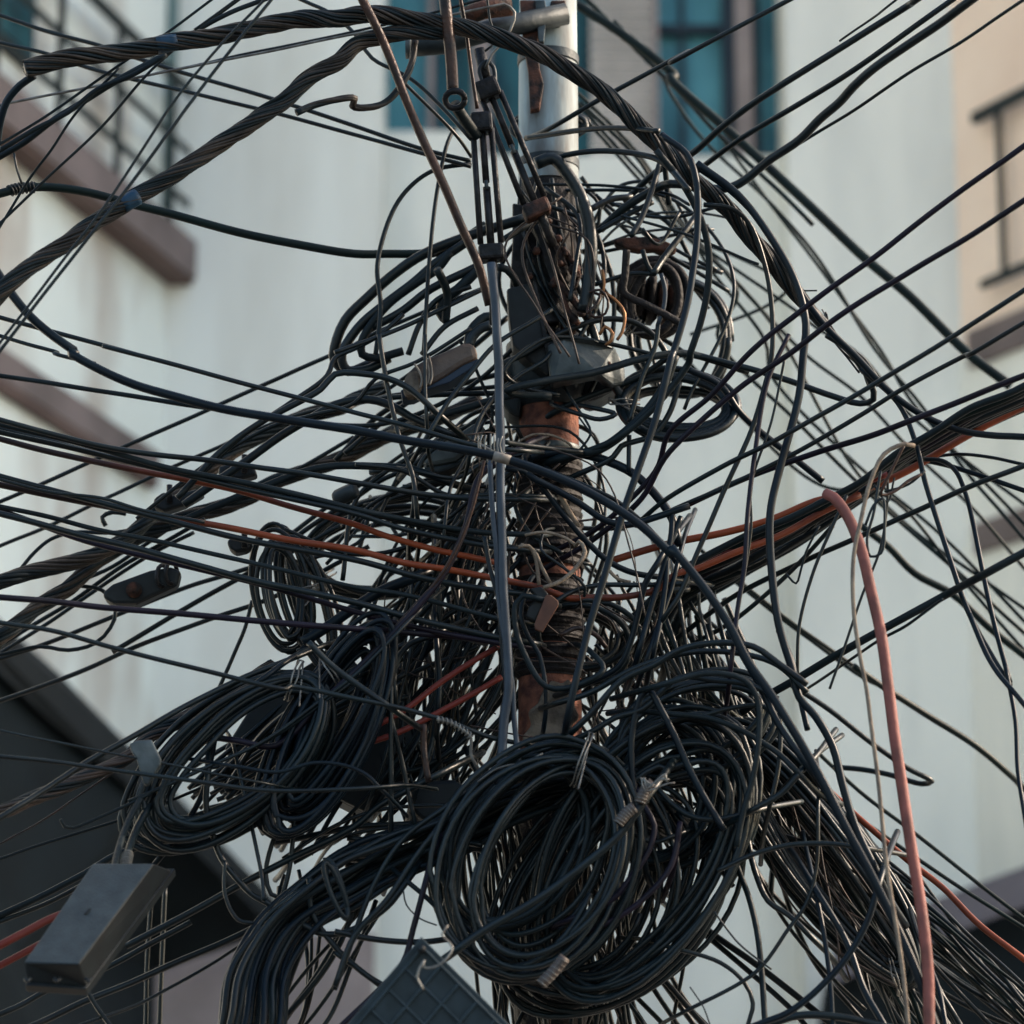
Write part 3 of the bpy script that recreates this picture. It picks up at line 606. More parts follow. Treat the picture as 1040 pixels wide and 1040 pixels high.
V, Fc = tube([P(136,599,-.235), P(136,599,-.225), P(136,599,-.20)], 8*s0, 14); part('rust_spot', V, Fc, M['rustmetal'], t)
for k in range(2):
    V, Fc = tube([P(165+k*9+6*math.cos(a*.5), 585-k*3+11*math.sin(a*.5), -.22+.02*math.cos(a*.5)) for a in range(14)], 2.2*s0, 7); part('loop', V, Fc, M['metal'], t)
t = thing('suspension_clamp', 'pale sheet clip folded over the brown twisted rope at lower left', 'clamp', P(150,765,-.5))
slab('clip', 'G 378,218 400,208 445,205 472,262 470,280 432,340 420,335 400,262 385,240', -.55, .03, 'galv', t, .004)
# small black wedge clamps on the left ropes
for lab, pth in (('black wedge clamp on the upper left twisted bundle near the crossing cables', 'D 640,385 700,370 745,385 755,410 700,425 640,415'), ('small black wedge clamp with a bolt lower on the left twisted bundle', 'D 450,480 480,458 500,470 580,450 600,465 540,500 480,520 450,505'), ('dark grey wedge clamp just left of the hanging loops', 'D 665,600 700,590 740,600 730,630 690,640 670,625')):
    t = thing('wedge_clamp', lab, 'clamp', P(*parse(pth)[0], -.1)); slab('body', pth, -.14, .05, 'boxd', t, .008)
    x, y = parse(pth)[1]; V, Fc = tube([P(x+6,y-6,-.15), P(x+6,y+2,-.15), P(x+6,y+12,-.15)], 3*s0, 8); part('bolt', V, Fc, M['metal'], t)
# brown tag + black clip
t = thing('brown_tag', 'flat brown plastic tag clipped at a slant on the wrapped pole', 'tag', P(558,622,-.3))
slab('plate', 'c 350,778 375,775 412,805 412,825 335,955 300,940 296,918', -.36, .012, 'tag', t, .002)
slab('clip', 'c 275,745 330,735 365,770 350,800 300,905 255,880 270,830 310,790', -.34, .03, 'boxd', t, .004)
# ------------------------------------------------------------------ twisted ropes
GR = 'twisted conductor ropes'
_, rc1, rr1 = rope('twisted_rope', 'W 26,69 60,60 120,54 W 180,43 250,30 310,19 B 0,60 80,42 150,42 280,66 400,85 520,125 640,175 750,245 850,325 950,425 1040,515 C 60,520 130,580 200,645 270,730 340,820 400,895 460,965', 18.5,
    [-.70,-.70,-.70,-.68,-.66,-.64,-.62,-.6,-.58,-.56,-.54,-.52,-.5,-.48,-.46,-.44,-.42,-.41,-.40,-.38,-.36,-.34,-.32,-.3,-.28], 'grey brown twisted rope arching over the turnbuckles and down to the right', fray=60, group=GR)
_, rc2, rr2 = rope('twisted_rope', 'A 0,860 50,815 100,775 200,710 280,650 380,590 450,550 560,480 650,420 760,345 830,300 900,235 1000,175 B 60,130 130,108 230,95 330,90', 18, (-.75,-.52), 'grey twisted rope rising from the left edge with a blue tape band', group=GR)
_, rc3, rr3 = rope('twisted_rope', 'D 0,725 80,700 200,670 290,640 380,590 480,500 560,440 640,380 720,320 800,280 900,238 1000,215 E 60,190 150,150', 16.5, (-.05,.25), 'upper dark twisted bundle rising from the left edge to the weathered closure', group=GR, m='rope', nstr=10)
_, rc4, rr4 = rope('twisted_rope', 'D 0,890 60,840 120,790 200,740 280,670 360,620 450,570 560,530 700,490 820,430 900,400 1000,360 E 100,320 200,280 320,240 430,190', 17, (-.0,.3), 'lower dark twisted bundle rising from the left edge below the other one', group=GR, m='rope', nstr=10)
_, rc5, rr5 = rope('twisted_rope', 'G 0,420 80,385 180,345 280,300 370,260 440,200 550,140 620,90 700,50 800,-10', 15, (-.55,-.1), 'brown stripped twisted rope passing the pale sheet clip at lower left', group=GR, m='rope2', nstr=11)
rope('twisted_strap', 'A 870,330 940,302 1040,290 B 50,312 100,315 150,298 195,250 225,185 235,120', 8, (-.66,-.5), 'flat twisted dark strap curling from the left rope up to the crossarm', m='rope', nstr=5, pitch=130, group=GR)
def bands(root_i, cc, Rr, at, m='tape', ln=7):
    par = root_i
    i = min(range(len(cc)), key=lambda k: (cc[k]-P(at[0], at[1], cc[k].y)).length)
    V, Fc = tube(cc[max(0,i-ln//2):i+ln//2+1], Rr*.985, 16); part('tape_band', V, Fc, M[m], par)
ropes = [o for o in bpy.data.objects if o.name.startswith('twisted_rope') and o.parent is None]
bands(ropes[0], rc1, rr1, (172,46), ln=5); bands(ropes[1], rc2, rr2, (131,204), ln=5); 
for at in ((218,149),(100,226)): bands(ropes[1], rc2, rr2, at, 'tan', 1)
# frayed wires at the tip of the arching rope
for k in range(9):
    e = rc1[-1]; x0, y0 = 839, 334
    cable([(x0-4+random.uniform(-6,6), y0-14+random.uniform(-6,6)), (x0+10+random.uniform(-5,5), y0+10), (x0+22+k*2, y0+24+random.uniform(-4,8)), (x0+34+k*3, y0+50+random.uniform(-8,14))], random.choice((1.6,2,2.4)), random.choice('kwbd'), (-.28,-.25), 'loose frayed strand at the tip of the arching twisted rope', 'frayed_strand', 'frayed rope strands', cat='wire', sides=5)
cable('C 360,800 372,830 385,850 432,852', 1.8, 'k', (-.33,-.33), 'tiny hooked wire end sticking up above the frayed rope tip', 'frayed_strand', cat='wire', sides=5)
C = cable
# ------------------------------------------------------------------ thick named cables
o, cc, r_ = C('A 0,568 60,553 150,550 260,565 380,597 500,627 700,682 860,715 1040,745 B 150,745 280,740 370,705 440,660', 9.5, 'g', (-.35,-.1), 'smooth dark green cable from the left edge bound near its start to the pole head')
def near(cc, at): return min(range(len(cc)), key=lambda k: (cc[k]-P(at[0], at[1], cc[k].y)).length)
i = near(cc, (18,188)); wraps(cc, max(0,i-2), i+2, r_, 'boxd', 'tape_binding', o, 7, .003)
i = near(cc, (452,247)); sleeve(cc, i-2, i+2, r_*1.35, 'wrap', 'sleeve', o)
o, cc, r_ = C('A -20,780 40,870 90,930 160,990 230,1040 D 200,50 300,105 400,148 520,183 650,217 800,243 1040,280 E 200,308 350,333 490,362 640,412 780,482 900,562 1000,652 F 0,620 100,740 180,860 230,960 290,1045 I 370,190 450,330 520,470 600,620 700,830 780,1045', 9.5, 'n', (-.62,-.72), 'long navy cable sweeping from the left edge across the pole to the bottom right')
i = near(cc, (508,466)); sleeve(cc, i-1, i+1, r_*1.12, 'tan', 'tape_band', o)
C('A 100,222 60,250 20,300 0,360 -10,420', 8.5, 'n', (-.68,-.6), 'short fat navy cable dropping from the blunt end of the upper rope')
# vertical straps
C('B 460,770 470,880 475,1000 E 480,80 484,200 487,300 484,450 490,600 495,750 505,900 510,1040 H 495,150 485,340', 9.5, 's', (-.50,-.46), 'thick slate strap hanging down in front of the pole from the upright turnbuckle', 'hanging_strap', 'straps hanging in front of the pole', cat='strap', wob=.8)
C('E 455,370 462,500 472,620 478,740 500,900 522,1040 H 528,160 540,290', 5.5, 's', (-.49,-.45), 'slim slate strap hanging just left then right of the thick one', 'hanging_strap', 'straps hanging in front of the pole', cat='strap', wob=.8)
C('E 440,590 455,680 480,780 490,900 505,1040', 5, 'n', (-.47,-.45), 'short navy strap behind the two grey ones beside the pole', 'hanging_strap', 'straps hanging in front of the pole', cat='strap', wob=.8)
o, cc, r_ = C('E 420,318 470,345 530,375', 3, 'w', (-.53,-.54), 'silver binding wire knotted where the navy cable crosses the straps', 'binding_wire', 'binding wires', cat='wire')
for k in range(7):
    C([(486+k*4, 440+random.uniform(0,5)), (483+k*4+random.uniform(0,3), 452), (487+k*4, 464+random.uniform(0,8))], 1.8, 'w', (-.56,-.55), 'turn of silver wire wrapped round the strap and navy cable crossing', 'binding_wire', 'binding wires', cat='wire', sides=5)
C('E 500,315 570,325 700,342 770,348', 5, 'd', (-.45,-.15), 'dusty rod tied across the pole just below its bare rusty section')
C('E 545,312 580,294 640,296 690,322 700,345', 2.6, 't', (-.2,-.14), 'tan wire ring round the bottom of the bare rusty section', cat='wire')
# orange ones
GO = 'orange conduits'
C('D 0,305 150,345 400,397 570,430 700,458 850,503 1040,556 E 150,590 300,632 400,652 470,668', 6.4, 'o2', (-.33,-.28), 'upper orange conduit among the black cables left of the pole', 'orange_conduit', GO, wob=.3)
C('D 0,440 250,492 500,536 700,572 850,602 1040,632 E 200,668 330,688 450,712 600,742 690,772 760,770 840,770 950,745 F 20,700 70,690 200,636 320,590 450,520 560,470', 6.8, 'o2', (-.38,-.2), 'lower orange conduit passing behind the straps to the brown tag and on to the right', 'orange_conduit', GO, wob=.3)
C('E 815,662 870,645 920,630 1040,600 F 150,582 300,542 430,488 520,470 620,435 700,398 850,310 950,255 1040,210', 7.6, 'o', (-.15,-.1), 'orange conduit rising from right of the pole to the right edge', 'orange_conduit', GO)
C('F 70,692 150,650 250,600 400,520 480,480 560,440 640,410', 6, 'e', (-.12,-.16), 'short reddish conduit under the orange one right of the pole', 'orange_conduit', GO)
C('W 838,501 846,505 860,523 874,555 884,596 895,645 902,700 W 908,745 917,801 926,863 936,929 943,992 944,1040', 11.5, 'p', (-.6,-.75), 'thick salmon cable hanging down at the right from a bent top end', 'salmon_cable', 'orange conduits', wob=.5)
C('I 440,330 500,385 560,440 700,560 800,640 900,740 1040,850', 6.4, 'o', (.1,-.1), 'rusty orange conduit slanting to the right edge near the bottom right corner', 'orange_conduit', GO)
C('G 0,810 75,770 150,730 230,700', 8, 'e', (-.5,-.4), 'upper red conduit entering from the left edge behind the grey terminal box', 'red_conduit', GO)
C('G 0,868 90,820 200,760', 7, 'e', (-.45,-.4), 'lower red conduit entering from the left edge behind the grey terminal box', 'red_conduit', GO)
C('j 480,980 640,890 760,800 880,720 1000,650', 6, 'e', (-.3,-.25), 'upper red conduit slanting down left behind the straps', 'red_conduit', GO)
C('j 440,1040 600,985 760,905 900,830 1000,770', 6, 'e', (-.28,-.22), 'lower red conduit slanting down left behind the straps', 'red_conduit', GO)
# twine and its knot
C('F 720,325 690,320 630,350 590,430 562,540 540,650 540,800 560,950 578,1040 I 590,150 620,400 640,600 680,850 700,1045', 4.6, 't', (-.7,-.8), 'tan jute twine hanging from a knot left of the salmon cable', 'twine', cat='twine')
C('F 620,400 600,520 580,600 590,650 620,640 630,560 625,480 600,500 575,560', 3, 'k', (-.55,-.55), 'small black wire loop knotted beside the tan twine')
C('F 690,320 650,400 620,470 660,460 700,430 740,410', 3.2, 'b', (-.55,-.5))
C('F 630,460 700,440 750,400', 2.6, 'k', (-.5,-.5)); C('F 600,440 640,490 660,420', 2.4, 'k', (-.52,-.5))
C('G 330,600 350,520 380,440 440,330', 7, 'k', (-.7,-.4), 'left of two fat cables entering the top of the grey terminal box', 'box_cable', 'cables entering the terminal box')
o, cc, r_ = C('G 365,600 375,540 400,470 450,380', 8, 'k', (-.68,-.4), 'right of two fat cables entering the top of the grey terminal box, wire bound', 'box_cable', 'cables entering the terminal box')
wraps(cc, 2, 7, r_, 'w', 'binding', o, 7, .0016, 1.35)
# pair of vertical drop wires
C('G 445,660 432,850 428,1045', 4.6, 'k', (.5,.5), 'left vertical drop wire of the pair under the left hank'); C('G 485,640 475,850 468,1045', 4.8, 'k', (.5,.5), 'right vertical drop wire of the pair under the left hank')
# ------------------------------------------------------------------ right side: up-right wires
for w_, m_, d_, p_ in [
 (5.4,'k',(-.1,-.6),'B 560,408 640,372 820,268 1040,150 C 0,185 350,0'),
 (7.4,'k',(-.1,-.8),'B 850,590 950,500 C 60,455 150,375 250,300 400,205 700,15 730,-5'),
 (2.6,'k',(-.5,-.8),'C 500,120 600,50 665,0'),
 (6.4,'k',(-.1,-.7),'C 60,520 100,488 220,400 380,305 540,205 830,0'),
 (9.5,'k',(-.15,-.8),'l 50,380 200,250 380,150 B 1000,540 C 180,550 300,465 380,410 440,350 500,300 540,255 600,200 700,130 800,65 885,0'),
 (3.8,'k',(-.3,-.9),'C 300,470 440,385 560,312 700,215 860,120 1045,-5'),
 (6,'u',(-.1,-.8),'E 640,640 780,560 940,400 F 0,285 120,180 C 230,1040 400,900 580,770 800,600 1045,425'),
 (6,'u',(-.1,-.85),'E 600,700 760,600 900,480 F 0,345 200,160 C 350,1040 480,940 700,800 850,712 1045,585'),
 (5.4,'k',(-.2,-.8),'E 880,560 F 0,475 160,385 310,310 560,168 840,0 C 1045,848'),
 (5.2,'k',(-.2,-.7),'F 0,518 200,430 400,330 560,235 700,150 870,60 C 880,1040 1045,945'),
 (6.4,'u',(-.1,-.7),'F 0,525 200,430 420,350 580,300 700,255 900,175 1045,118'),
 (5.6,'k',(.1,-.5),'F 0,905 200,762 400,662 540,600 700,528 860,455 1045,382'),
 (8.6,'k',(.1,-.7),'I 200,200 F 200,1120 380,1005 560,900 800,770 900,715 1045,636'),
 (3.2,'k',(.1,-.6),'F 400,1040 500,975 600,905 700,850 800,775'),
 (5.4,'k',(.05,-.1),'F 0,800 120,730 250,680 400,590 520,520'),
 (3.2,'k',(.05,-.1),'F 70,750 200,700 330,640 440,540 480,480'),
 (5,'k',(.05,-.2),'F 100,890 200,830 360,690 480,560'),
 (3.6,'k',(0,-.2),'F 690,372 770,358 850,350 940,360 1045,382'),
 (5.2,'n',(0,-.2),'F 640,400 720,370 800,380 900,410 1045,458'),
 (5.6,'k',(.1,-.3),'I 0,420 150,445 280,400 380,300'),
 ]: C(p_, w_, m_, d_)
# the fat right-hand bundle
for k in range(9):
    o_ = (k-4)*7; m_ = 'kgkuknkdk'[k]
    C([(640+k*6, 640+o_*.6+random.uniform(-8,8)), (694, 600+o_*.8), (749, 572+o_*.7+random.uniform(-4,4)), (818, 533+o_*.5), (874, 497+o_*.35+random.uniform(-3,3)), (922, 463+o_*.32), (974, 434+o_*.4), (1041, 403+o_*.45)], random.choice((5.5,6.5,7.5,9)), m_, (-.05+k*.03,-.5+k*.06), None, wob=1.6)
for p_, w_ in [('F 470,1040 560,780 620,620 640,480 640,420',2.8),('F 375,1000 380,860 420,700 480,560 520,470',3.6),('F 180,980 210,760 240,560 240,440 300,250 340,60',2.8),('F 340,700 370,730 385,690 400,640 440,560',2.4)]:
    C(p_, w_, 'k', (-.4,-.45))
# looping cables falling from the curved rope
for w_, m_, d_, p_ in [
 (7.4,'n',(-.5,-.6),'B 960,395 C -10,405 50,450 78,530 80,700 68,800 50,900 10,1040 E 990,60 940,250 860,480 800,680 740,880 700,1045'),
 (7.4,'d',(-.48,-.2),'C -40,440 40,540 90,640 115,740 112,850 90,950 60,1040 E 1040,80 930,220 820,310 720,350'),
 (8.2,'n',(-.45,-.5),'C 80,480 200,570 300,700 370,830 400,950 392,1040 F 380,180 330,370 295,530 300,700 320,850 360,980 I 380,80 430,140 480,230 505,330 545,460 610,600'),
 (5.4,'k',(-.42,-.3),'C 100,600 180,610 230,650 280,780 300,900 300,1040 F 285,130 240,280 150,480 90,620 30,760 -10,820'),
 (7.2,'n',(-.44,-.3),'C 80,490 180,560 260,640 330,750 380,850 460,960 540,1040 F 650,170 750,240 850,280 940,295 1045,300'),
 (6.8,'k',(-.1,-.3),'E 700,200 900,120 F 20,60 200,90 350,135 480,180 560,202 598,190 590,140 520,40 460,0'),
 (7.2,'n',(-.2,-.1),'F 50,100 150,150 200,220 250,270 350,350 450,430'),
 (5.6,'n',(-.3,-.5),'F 560,100 670,200 720,310 750,430 790,560 830,680 880,820 950,950 1000,1030'),
 (5.2,'n',(-.2,-.5),'F 740,365 800,370 840,400 870,470 890,550 920,700 960,880 1000,1020 '),
 (5.6,'n',(-.5,-.6),'F 880,820 I 950,-10 1045,110'), (4.6,'n',(-.5,-.6),'I 985,-10 1015,150 1022,300 1045,450'),
 (6,'k',(-.2,-.4),'C 0,600 B 960,470 930,560 900,640 870,690'),
 (3.2,'k',(-.25,-.35),'b 560,70 700,110 830,150 1040,240 C 260,775'),
 (3.4,'k',(-.1,-.3),'B 600,540 800,545 980,570 1040,600'),
 (6.4,'k',(-.2,-.5),'B 590,480 680,455 780,443 880,450 960,475 1040,560'),
 (6.0,'k',(-.15,-.5),'B 560,405 700,385 820,375 950,385'),
 (6.4,'k',(-.2,-.1),'b 110,640 200,590 300,530 420,480 500,460 600,470 680,520 730,590 745,640'),
 (7.8,'k',(-.3,-.1),'b 130,730 300,690 450,665 640,610 800,590 920,620 1040,660'),
 (4.6,'k',(-.25,-.15),'b 120,660 260,540 360,530 520,555 700,600'),
 (9,'k',(-.15,-.1),'b 350,350 440,470 490,620 540,720 610,800 650,810'),
 (9.4,'d',(-.2,-.25),'E 710,350 780,335 880,260 960,160 1000,60'),
 (9.4,'n',(-.18,-.2),'E 560,370 620,350 700,345 800,370 880,410 950,480 990,540 1010,620'),
 (7,'n',(-.3,-.25),'c 270,200 400,270 520,340 640,420 740,440 860,410 1040,350'),
 (6.6,'n',(-.32,-.2),'c 165,170 240,180 320,240 420,370 540,510 660,620 780,675 880,690'),
 (4.4,'n',(-.3,-.2),'c 560,260 700,330 860,470 960,600 1040,720'),
 (6,'n',(-.25,-.3),'c 960,370 950,500 900,700 850,860 800,1040'), (6.4,'n',(-.3,-.25),'c 890,620 830,720 800,850 760,1000 700,1120'),
 (5.6,'n',(-.25,-.3),'c 1000,400 940,560 930,700 900,900 870,1040'), (5.2,'n',(-.25,-.3),'c 980,640 950,760 900,900 830,1100'),
 (5,'u',(-.4,-.5),'F 350,0 290,130 250,350 230,520 220,680 200,800 180,980'),
 ]: C(p_, w_, m_, d_)
# far wires falling to the lower right, behind the pole
for w_, m_, d_, p_ in [
 (10.5,'g',(1.0,.9),'B 690,0 850,105 1000,225 C 0,225 150,365 300,498 450,640 570,755 700,865 870,1030 F 1000,150'),
 (5,'g',(1.1,.9),'B 740,0 880,140 1040,300 C 100,350 200,450 320,560 420,660'),
 (4,'g',(1.2,1),'B 820,60 960,220 C 0,270 100,410 300,600 430,750 600,1020 F 740,210 870,400 1045,605'),
 (4,'g',(1.2,1),'C 150,400 260,550 420,760 620,1030 F 700,180 800,300 1045,560'),
 (4,'g',(.9,1.1),'B 620,200 800,400 960,580 C 0,610 160,790 400,1040 F 560,180 700,330 900,520 1045,690'),
 (4,'g',(.8,1.1),'B 700,260 880,440 C 60,680 300,950 F 540,390 700,560 1045,805'),
 (4,'g',(.8,1.1),'B 650,250 860,490 1040,690 C 120,790 280,1000 F 300,120 560,390 800,590 1045,845'),
 (4.6,'g',(.7,1.0),'B 720,300 900,480 C 0,640 200,860 F 140,0 380,260 600,480 850,700 1045,880'),
 (3.6,'g',(.9,1.0),'l 630,470 780,530 1040,680 C 300,890 F 60,0'),
 (3.8,'g',(.9,1.0),'C 120,740 370,912 430,960 F 560,60 700,230 820,330 1045,500'),
 (3.8,'g',(.8,1.0),'F 0,20 200,230 440,440 650,480 850,710 1045,930'),
 (8,'g',(.8,.9),'F 560,560 640,620 720,700 830,762 940,860 1045,945'),
 (4.4,'g',(.6,.8),'F 90,630 300,800 480,930 620,1030'), (4.2,'g',(.7,.8),'F 160,700 380,870 560,1000 I 640,60'),
 (6.8,'g',(.5,.9),'I 540,-10 640,60 750,130 900,225 1000,310 1045,355'),
 (5.6,'k',(.3,.5),'I 350,40 470,120 600,220 700,290 770,328 740,336 640,308 560,292 480,285'),
 (4.2,'g',(.5,.5),'I 430,240 560,360 700,465 870,600 1045,735'), (4.2,'g',(.4,.4),'I 560,440 720,550 870,650 1045,762'),
 (5,'k',(.3,.2),'I 600,520 740,680 870,820 1000,960 1045,1010'), (4.6,'k',(.3,.2),'I 640,560 780,720 930,880 1045,985'),
 (6,'k',(.35,.3),'I 740,700 860,800 960,900 1045,1020'), (3.4,'d',(.3,.3),'I 700,560 800,700 920,868'),
 (5,'k',(.3,.3),'I 780,760 900,900 1000,1000 1045,1045'), (6.6,'k',(.3,.2),'I 40,700 120,770 260,870 400,980 480,1045'), (5.6,'k',(.3,.2),'I 40,730 130,800 250,900 360,1000 400,1045'),
 (5,'k',(.2,.2),'I 560,860 650,960 720,1045'),
 ]: C(p_, w_, m_, d_)
for k in range(14):
    y0 = 870+k*5; C([(880+random.uniform(-30,20), y0-20), (930, y0+30+random.uniform(-6,6)), (985, y0+75+random.uniform(-8,8)), (1041, min(1036, y0+128+random.uniform(-8,10)))], random.choice((3,3.6,4.4,5)), random.choice('kkdg'), (.1+.03*k,.0+.03*k), wob=1.5)
# ------------------------------------------------------------------ left side
for w_, m_, d_, p_ in [
 (4.8,'k',(-.1,-.2),'A 0,45 130,90 280,130 430,180 620,238 800,290 1040,370 B 250,435 400,472'),
 (4.6,'k',(-.12,-.22),'A 0,125 130,155 260,200 400,235 760,320 1040,395 B 120,412 250,448 400,490'),
 (5.6,'k',(-.5,-.5),'A 0,440 100,380 200,330 290,260 380,225 470,170 570,95 680,35 770,0'),
 (7.2,'k',(-.45,-.5),'A 0,460 70,420 160,350 240,300 320,250 400,205 490,160'),
 (3.2,'k',(-.6,-.6),'A 0,422 150,330 260,255 360,185 480,102 620,0'),
 (3.2,'k',(-.4,-.5),'A 0,655 130,530 300,370 450,200 580,90 700,0'),
 (3,'k',(-.4,-.5),'A 0,665 90,520 150,440 220,335 350,200'),
 (3.2,'k',(-.9,-.9),'A 0,1005 120,850 200,745 330,572 520,285 640,140 775,0'),
 (3.8,'k',(-.92,-.92),'A 0,1030 130,860 230,735 360,570 560,300 690,130 795,0'),
 (3,'k',(-.3,-.4),'A 450,218 580,190 700,162 860,130 1030,95 B 200,60 350,20'),
 (4.4,'k',(-.3,-.4),'A 885,0 970,40 B 60,100 110,170 220,230 310,310 400,410'),
 (2.6,'k',(-.5,-.5),'A 40,450 50,500 65,540'), (3,'k',(-.8,-.8),'A 570,88 690,0'),
 (5,'k',(-.35,-.45),'A 0,932 200,985 400,1040 D 300,32 500,85 650,125 800,165 1040,228 E 200,265 420,325'),
 (4.2,'k',(-.4,-.45),'A 0,985 80,1010 170,1035 D 160,55 280,85'),
 (5.2,'k',(-.5,-.6),'D 0,120 200,150 450,190 600,213 720,228'),
 (5.8,'k',(-.55,-.3),'D 0,250 150,290 300,328 450,350 700,380 1040,432 E 250,467 440,482'),
 (6,'k',(-.5,-.28),'D 0,262 250,322 500,392 750,440 1040,510 E 200,542 450,582'),
 (5.6,'k',(-.48,-.3),'D 0,285 200,330 450,390 700,448 1040,524 E 200,570 450,620'),
 (5,'k',(-.45,-.27),'D 0,275 140,310 300,352 600,412 850,470 1040,520 E 120,530 300,572 420,600'),
 (6.4,'k',(-.42,-.3),'D 0,415 250,482 500,545 700,598 1040,660 E 250,712 480,752'),
 (3.6,'k',(-.5,-.45),'D 0,425 150,462 300,480 420,515 600,550'),
 (5,'k',(-.45,-.3),'D 0,505 150,535 300,575 480,610 700,660 1040,740 E 200,762 480,832'),
 (6.6,'k',(-.5,-.3),'D 0,525 250,590 450,640 700,710 1040,785 E 250,838 480,888'),
 (5.8,'u',(-.44,-.3),'D 0,515 100,550 250,605 550,680 800,742 1040,812 E 200,850 480,905'),
 (6.4,'u',(-.6,-.3),'D 0,770 150,782 300,800 550,820 870,850 1040,862 E 150,868 300,882'),
 (5,'k',(-.65,-.45),'D 0,845 150,868 300,910 600,985 840,1040 G 850,50 1040,85 H 200,115 340,155 460,200'),
 (4.6,'k',(.2,0),'D 0,490 130,435 270,370 430,300 600,225 850,112 1040,30 B 100,985 300,900 430,848'),
 (4.2,'k',(.3,0),'D 0,620 120,570 250,510 460,410 640,330 800,260 950,215 E 100,190 300,60 460,-40'),
 (5,'k',(.35,.1),'G 0,92 120,50 250,0 D 400,915 600,840 800,770 E 100,620'),
 (4.8,'k',(.3,.1),'D 0,952 150,900 300,840 550,740 680,700 850,640 1000,560'),
 (4.6,'k',(.3,.1),'D 0,910 100,850 200,790 350,685 480,610 600,540'),
 (4.2,'k',(.25,.1),'D 0,935 120,860 250,770 450,640 570,580'),
 (4.4,'k',(.2,.1),'D 240,720 330,680 450,600 560,530 700,480 900,380 1040,300'),
 (5.4,'k',(.2,.1),'D 330,930 600,770 760,680 900,570 1040,480 E 150,420 300,370'),
 (4,'k',(.1,.1),'D 50,700 100,640 150,600 220,580 330,580 440,560'),
 (4.2,'k',(.1,.1),'D 220,735 300,750 340,810 325,860 280,905 200,925 120,915 0,940'),
 (5,'k',(.1,.1),'D 310,560 300,535 330,520 370,525'),
 (4.4,'k',(-.2,-.3),'D 400,540 620,370 800,268 920,235 1040,200 E 120,130 240,80 400,-20'),
 (2.6,'k',(-.6,-.5),'G 0,180 150,210 300,240 450,270 600,300 760,330'),
 (4.4,'k',(-.65,-.5),'G 0,255 150,270 300,290 550,325 800,355 1040,350 H 130,345'),
 (6.2,'k',(-.62,-.3),'G 0,435 120,360 250,275 400,190 550,105 700,30 850,-30'),
 (2,'b',(-.4,-.3),'G 0,512 120,445 250,358 350,290'),
 (3.4,'k',(-.5,-.4),'G 178,440 190,462 215,466 280,440 400,385 500,332 620,280 800,200 1000,60'),
 (3.2,'k',(-.3,-.2),'G 0,555 100,520 200,490 400,425 560,360'),
 (7,'k',(-.1,-.1),'G 0,722 120,665 250,598 350,540 500,500 640,450 800,400'),
 (5,'k',(-.1,0),'G 0,740 150,680 300,600'),
 (6,'k',(-.3,-.2),'G 0,1012 60,985 140,940 300,880 450,800 560,740'),
 (6.8,'k',(-.35,-.1),'G 60,1060 130,1030 260,970 400,912 550,845 700,780 860,700'),
 (3.4,'k',(-.4,-.1),'G 260,1035 400,985 500,932 620,865 720,800'),
 (7,'k',(-.3,-.3),'G 370,812 480,755 600,690 830,565 1040,462 H 130,400 300,310'),
 (6.2,'k',(-.4,-.35),'G 610,300 605,400 622,480 650,555 700,620 740,660 795,692 850,740'),
 (5,'k',(-.3,-.3),'G 810,480 790,540 780,600 795,660 820,670 845,600 870,400 900,250'),
 (4.2,'k',(-.35,-.4),'G 700,290 730,420 750,520 770,620 775,680'),
 (3.8,'k',(-.4,-.4),'G 660,560 660,660 700,735 745,745'),
 (4.6,'k',(-.4,-.4),'G 250,930 280,985 320,1040'),
 (6,'n',(-.3,-.4),'e 100,960 200,830 280,690 320,530 340,430 400,340 520,250'),
 (4,'k',(-.45,-.4),'e 0,720 150,660 300,590 500,500 700,360 850,250 1040,60'),
 (6.5,'k',(-.5,-.5),'e 680,120 760,200 880,290 980,360'),
 (4,'n',(-.5,-.5),'e 420,590 560,610 700,575 820,585 900,620 940,660'),
 (6.4,'u',(-.4,-.35),'j 0,1010 150,1030 330,860 520,680 690,500 790,370 860,220 920,10'),
 (11,'n',(-.2,-.2),'j 250,640 330,590 430,520 540,450 660,400'),
 (6,'k',(-.2,-.2),'j 600,860 600,730 650,650 720,620'), (6,'n',(-.2,-.2),'j 755,640 765,760 760,900'),
 (4.2,'k',(.1,.1),'D 640,1040 690,930 720,860 740,780'),
 ]: C(p_, w_, m_, d_)
# thick arcs left of the pole head
for k, (p_, w_, m_) in enumerate([('B 110,1065 40,1090 0,1060 0,1020 30,940 100,870 180,800 260,745 400,690 560,640',11,'k'),('B 160,1050 90,1085 35,1085 20,1045 70,960 150,890 230,830 300,770 400,700',10,'k'),('B 200,1030 120,1050 80,1040 80,1000 150,900 240,830 300,790 340,740',9,'d'),('B 90,970 200,910 280,850 420,780',9,'k'),('B 330,940 310,920 320,880 360,850 420,790',11,'k'),
    ('B 215,1040 250,950 300,880 400,840',6,'k'),('B 255,1040 320,960 420,905',6,'k'),('B 390,1030 400,970 440,930 480,930',10,'d'),('B 120,1040 135,900 125,780 160,640 210,560 290,500 400,480',5,'k'),('B 260,1040 275,800 300,560 330,420 350,380',4.4,'k'),('B 300,790 320,830 330,870 325,945',9,'d'),('B 0,1035 200,960 430,850',5,'k'),('B 200,240 350,390 400,460',4,'k')]):
    C(p_, w_, m_, (-.1-.02*k, -.2))
C('B 590,480 640,465 690,520 730,600 752,720 745,830 730,912', 14, 'k', (-.26,-.24), 'very thick black hose arching over the right side of the pole head')
C('B 440,150 470,120 455,60 448,0', 2.6, 'd', (-.4,-.4))
C('b 390,0 395,30 400,60', 3, 'k', (-.3,-.3))
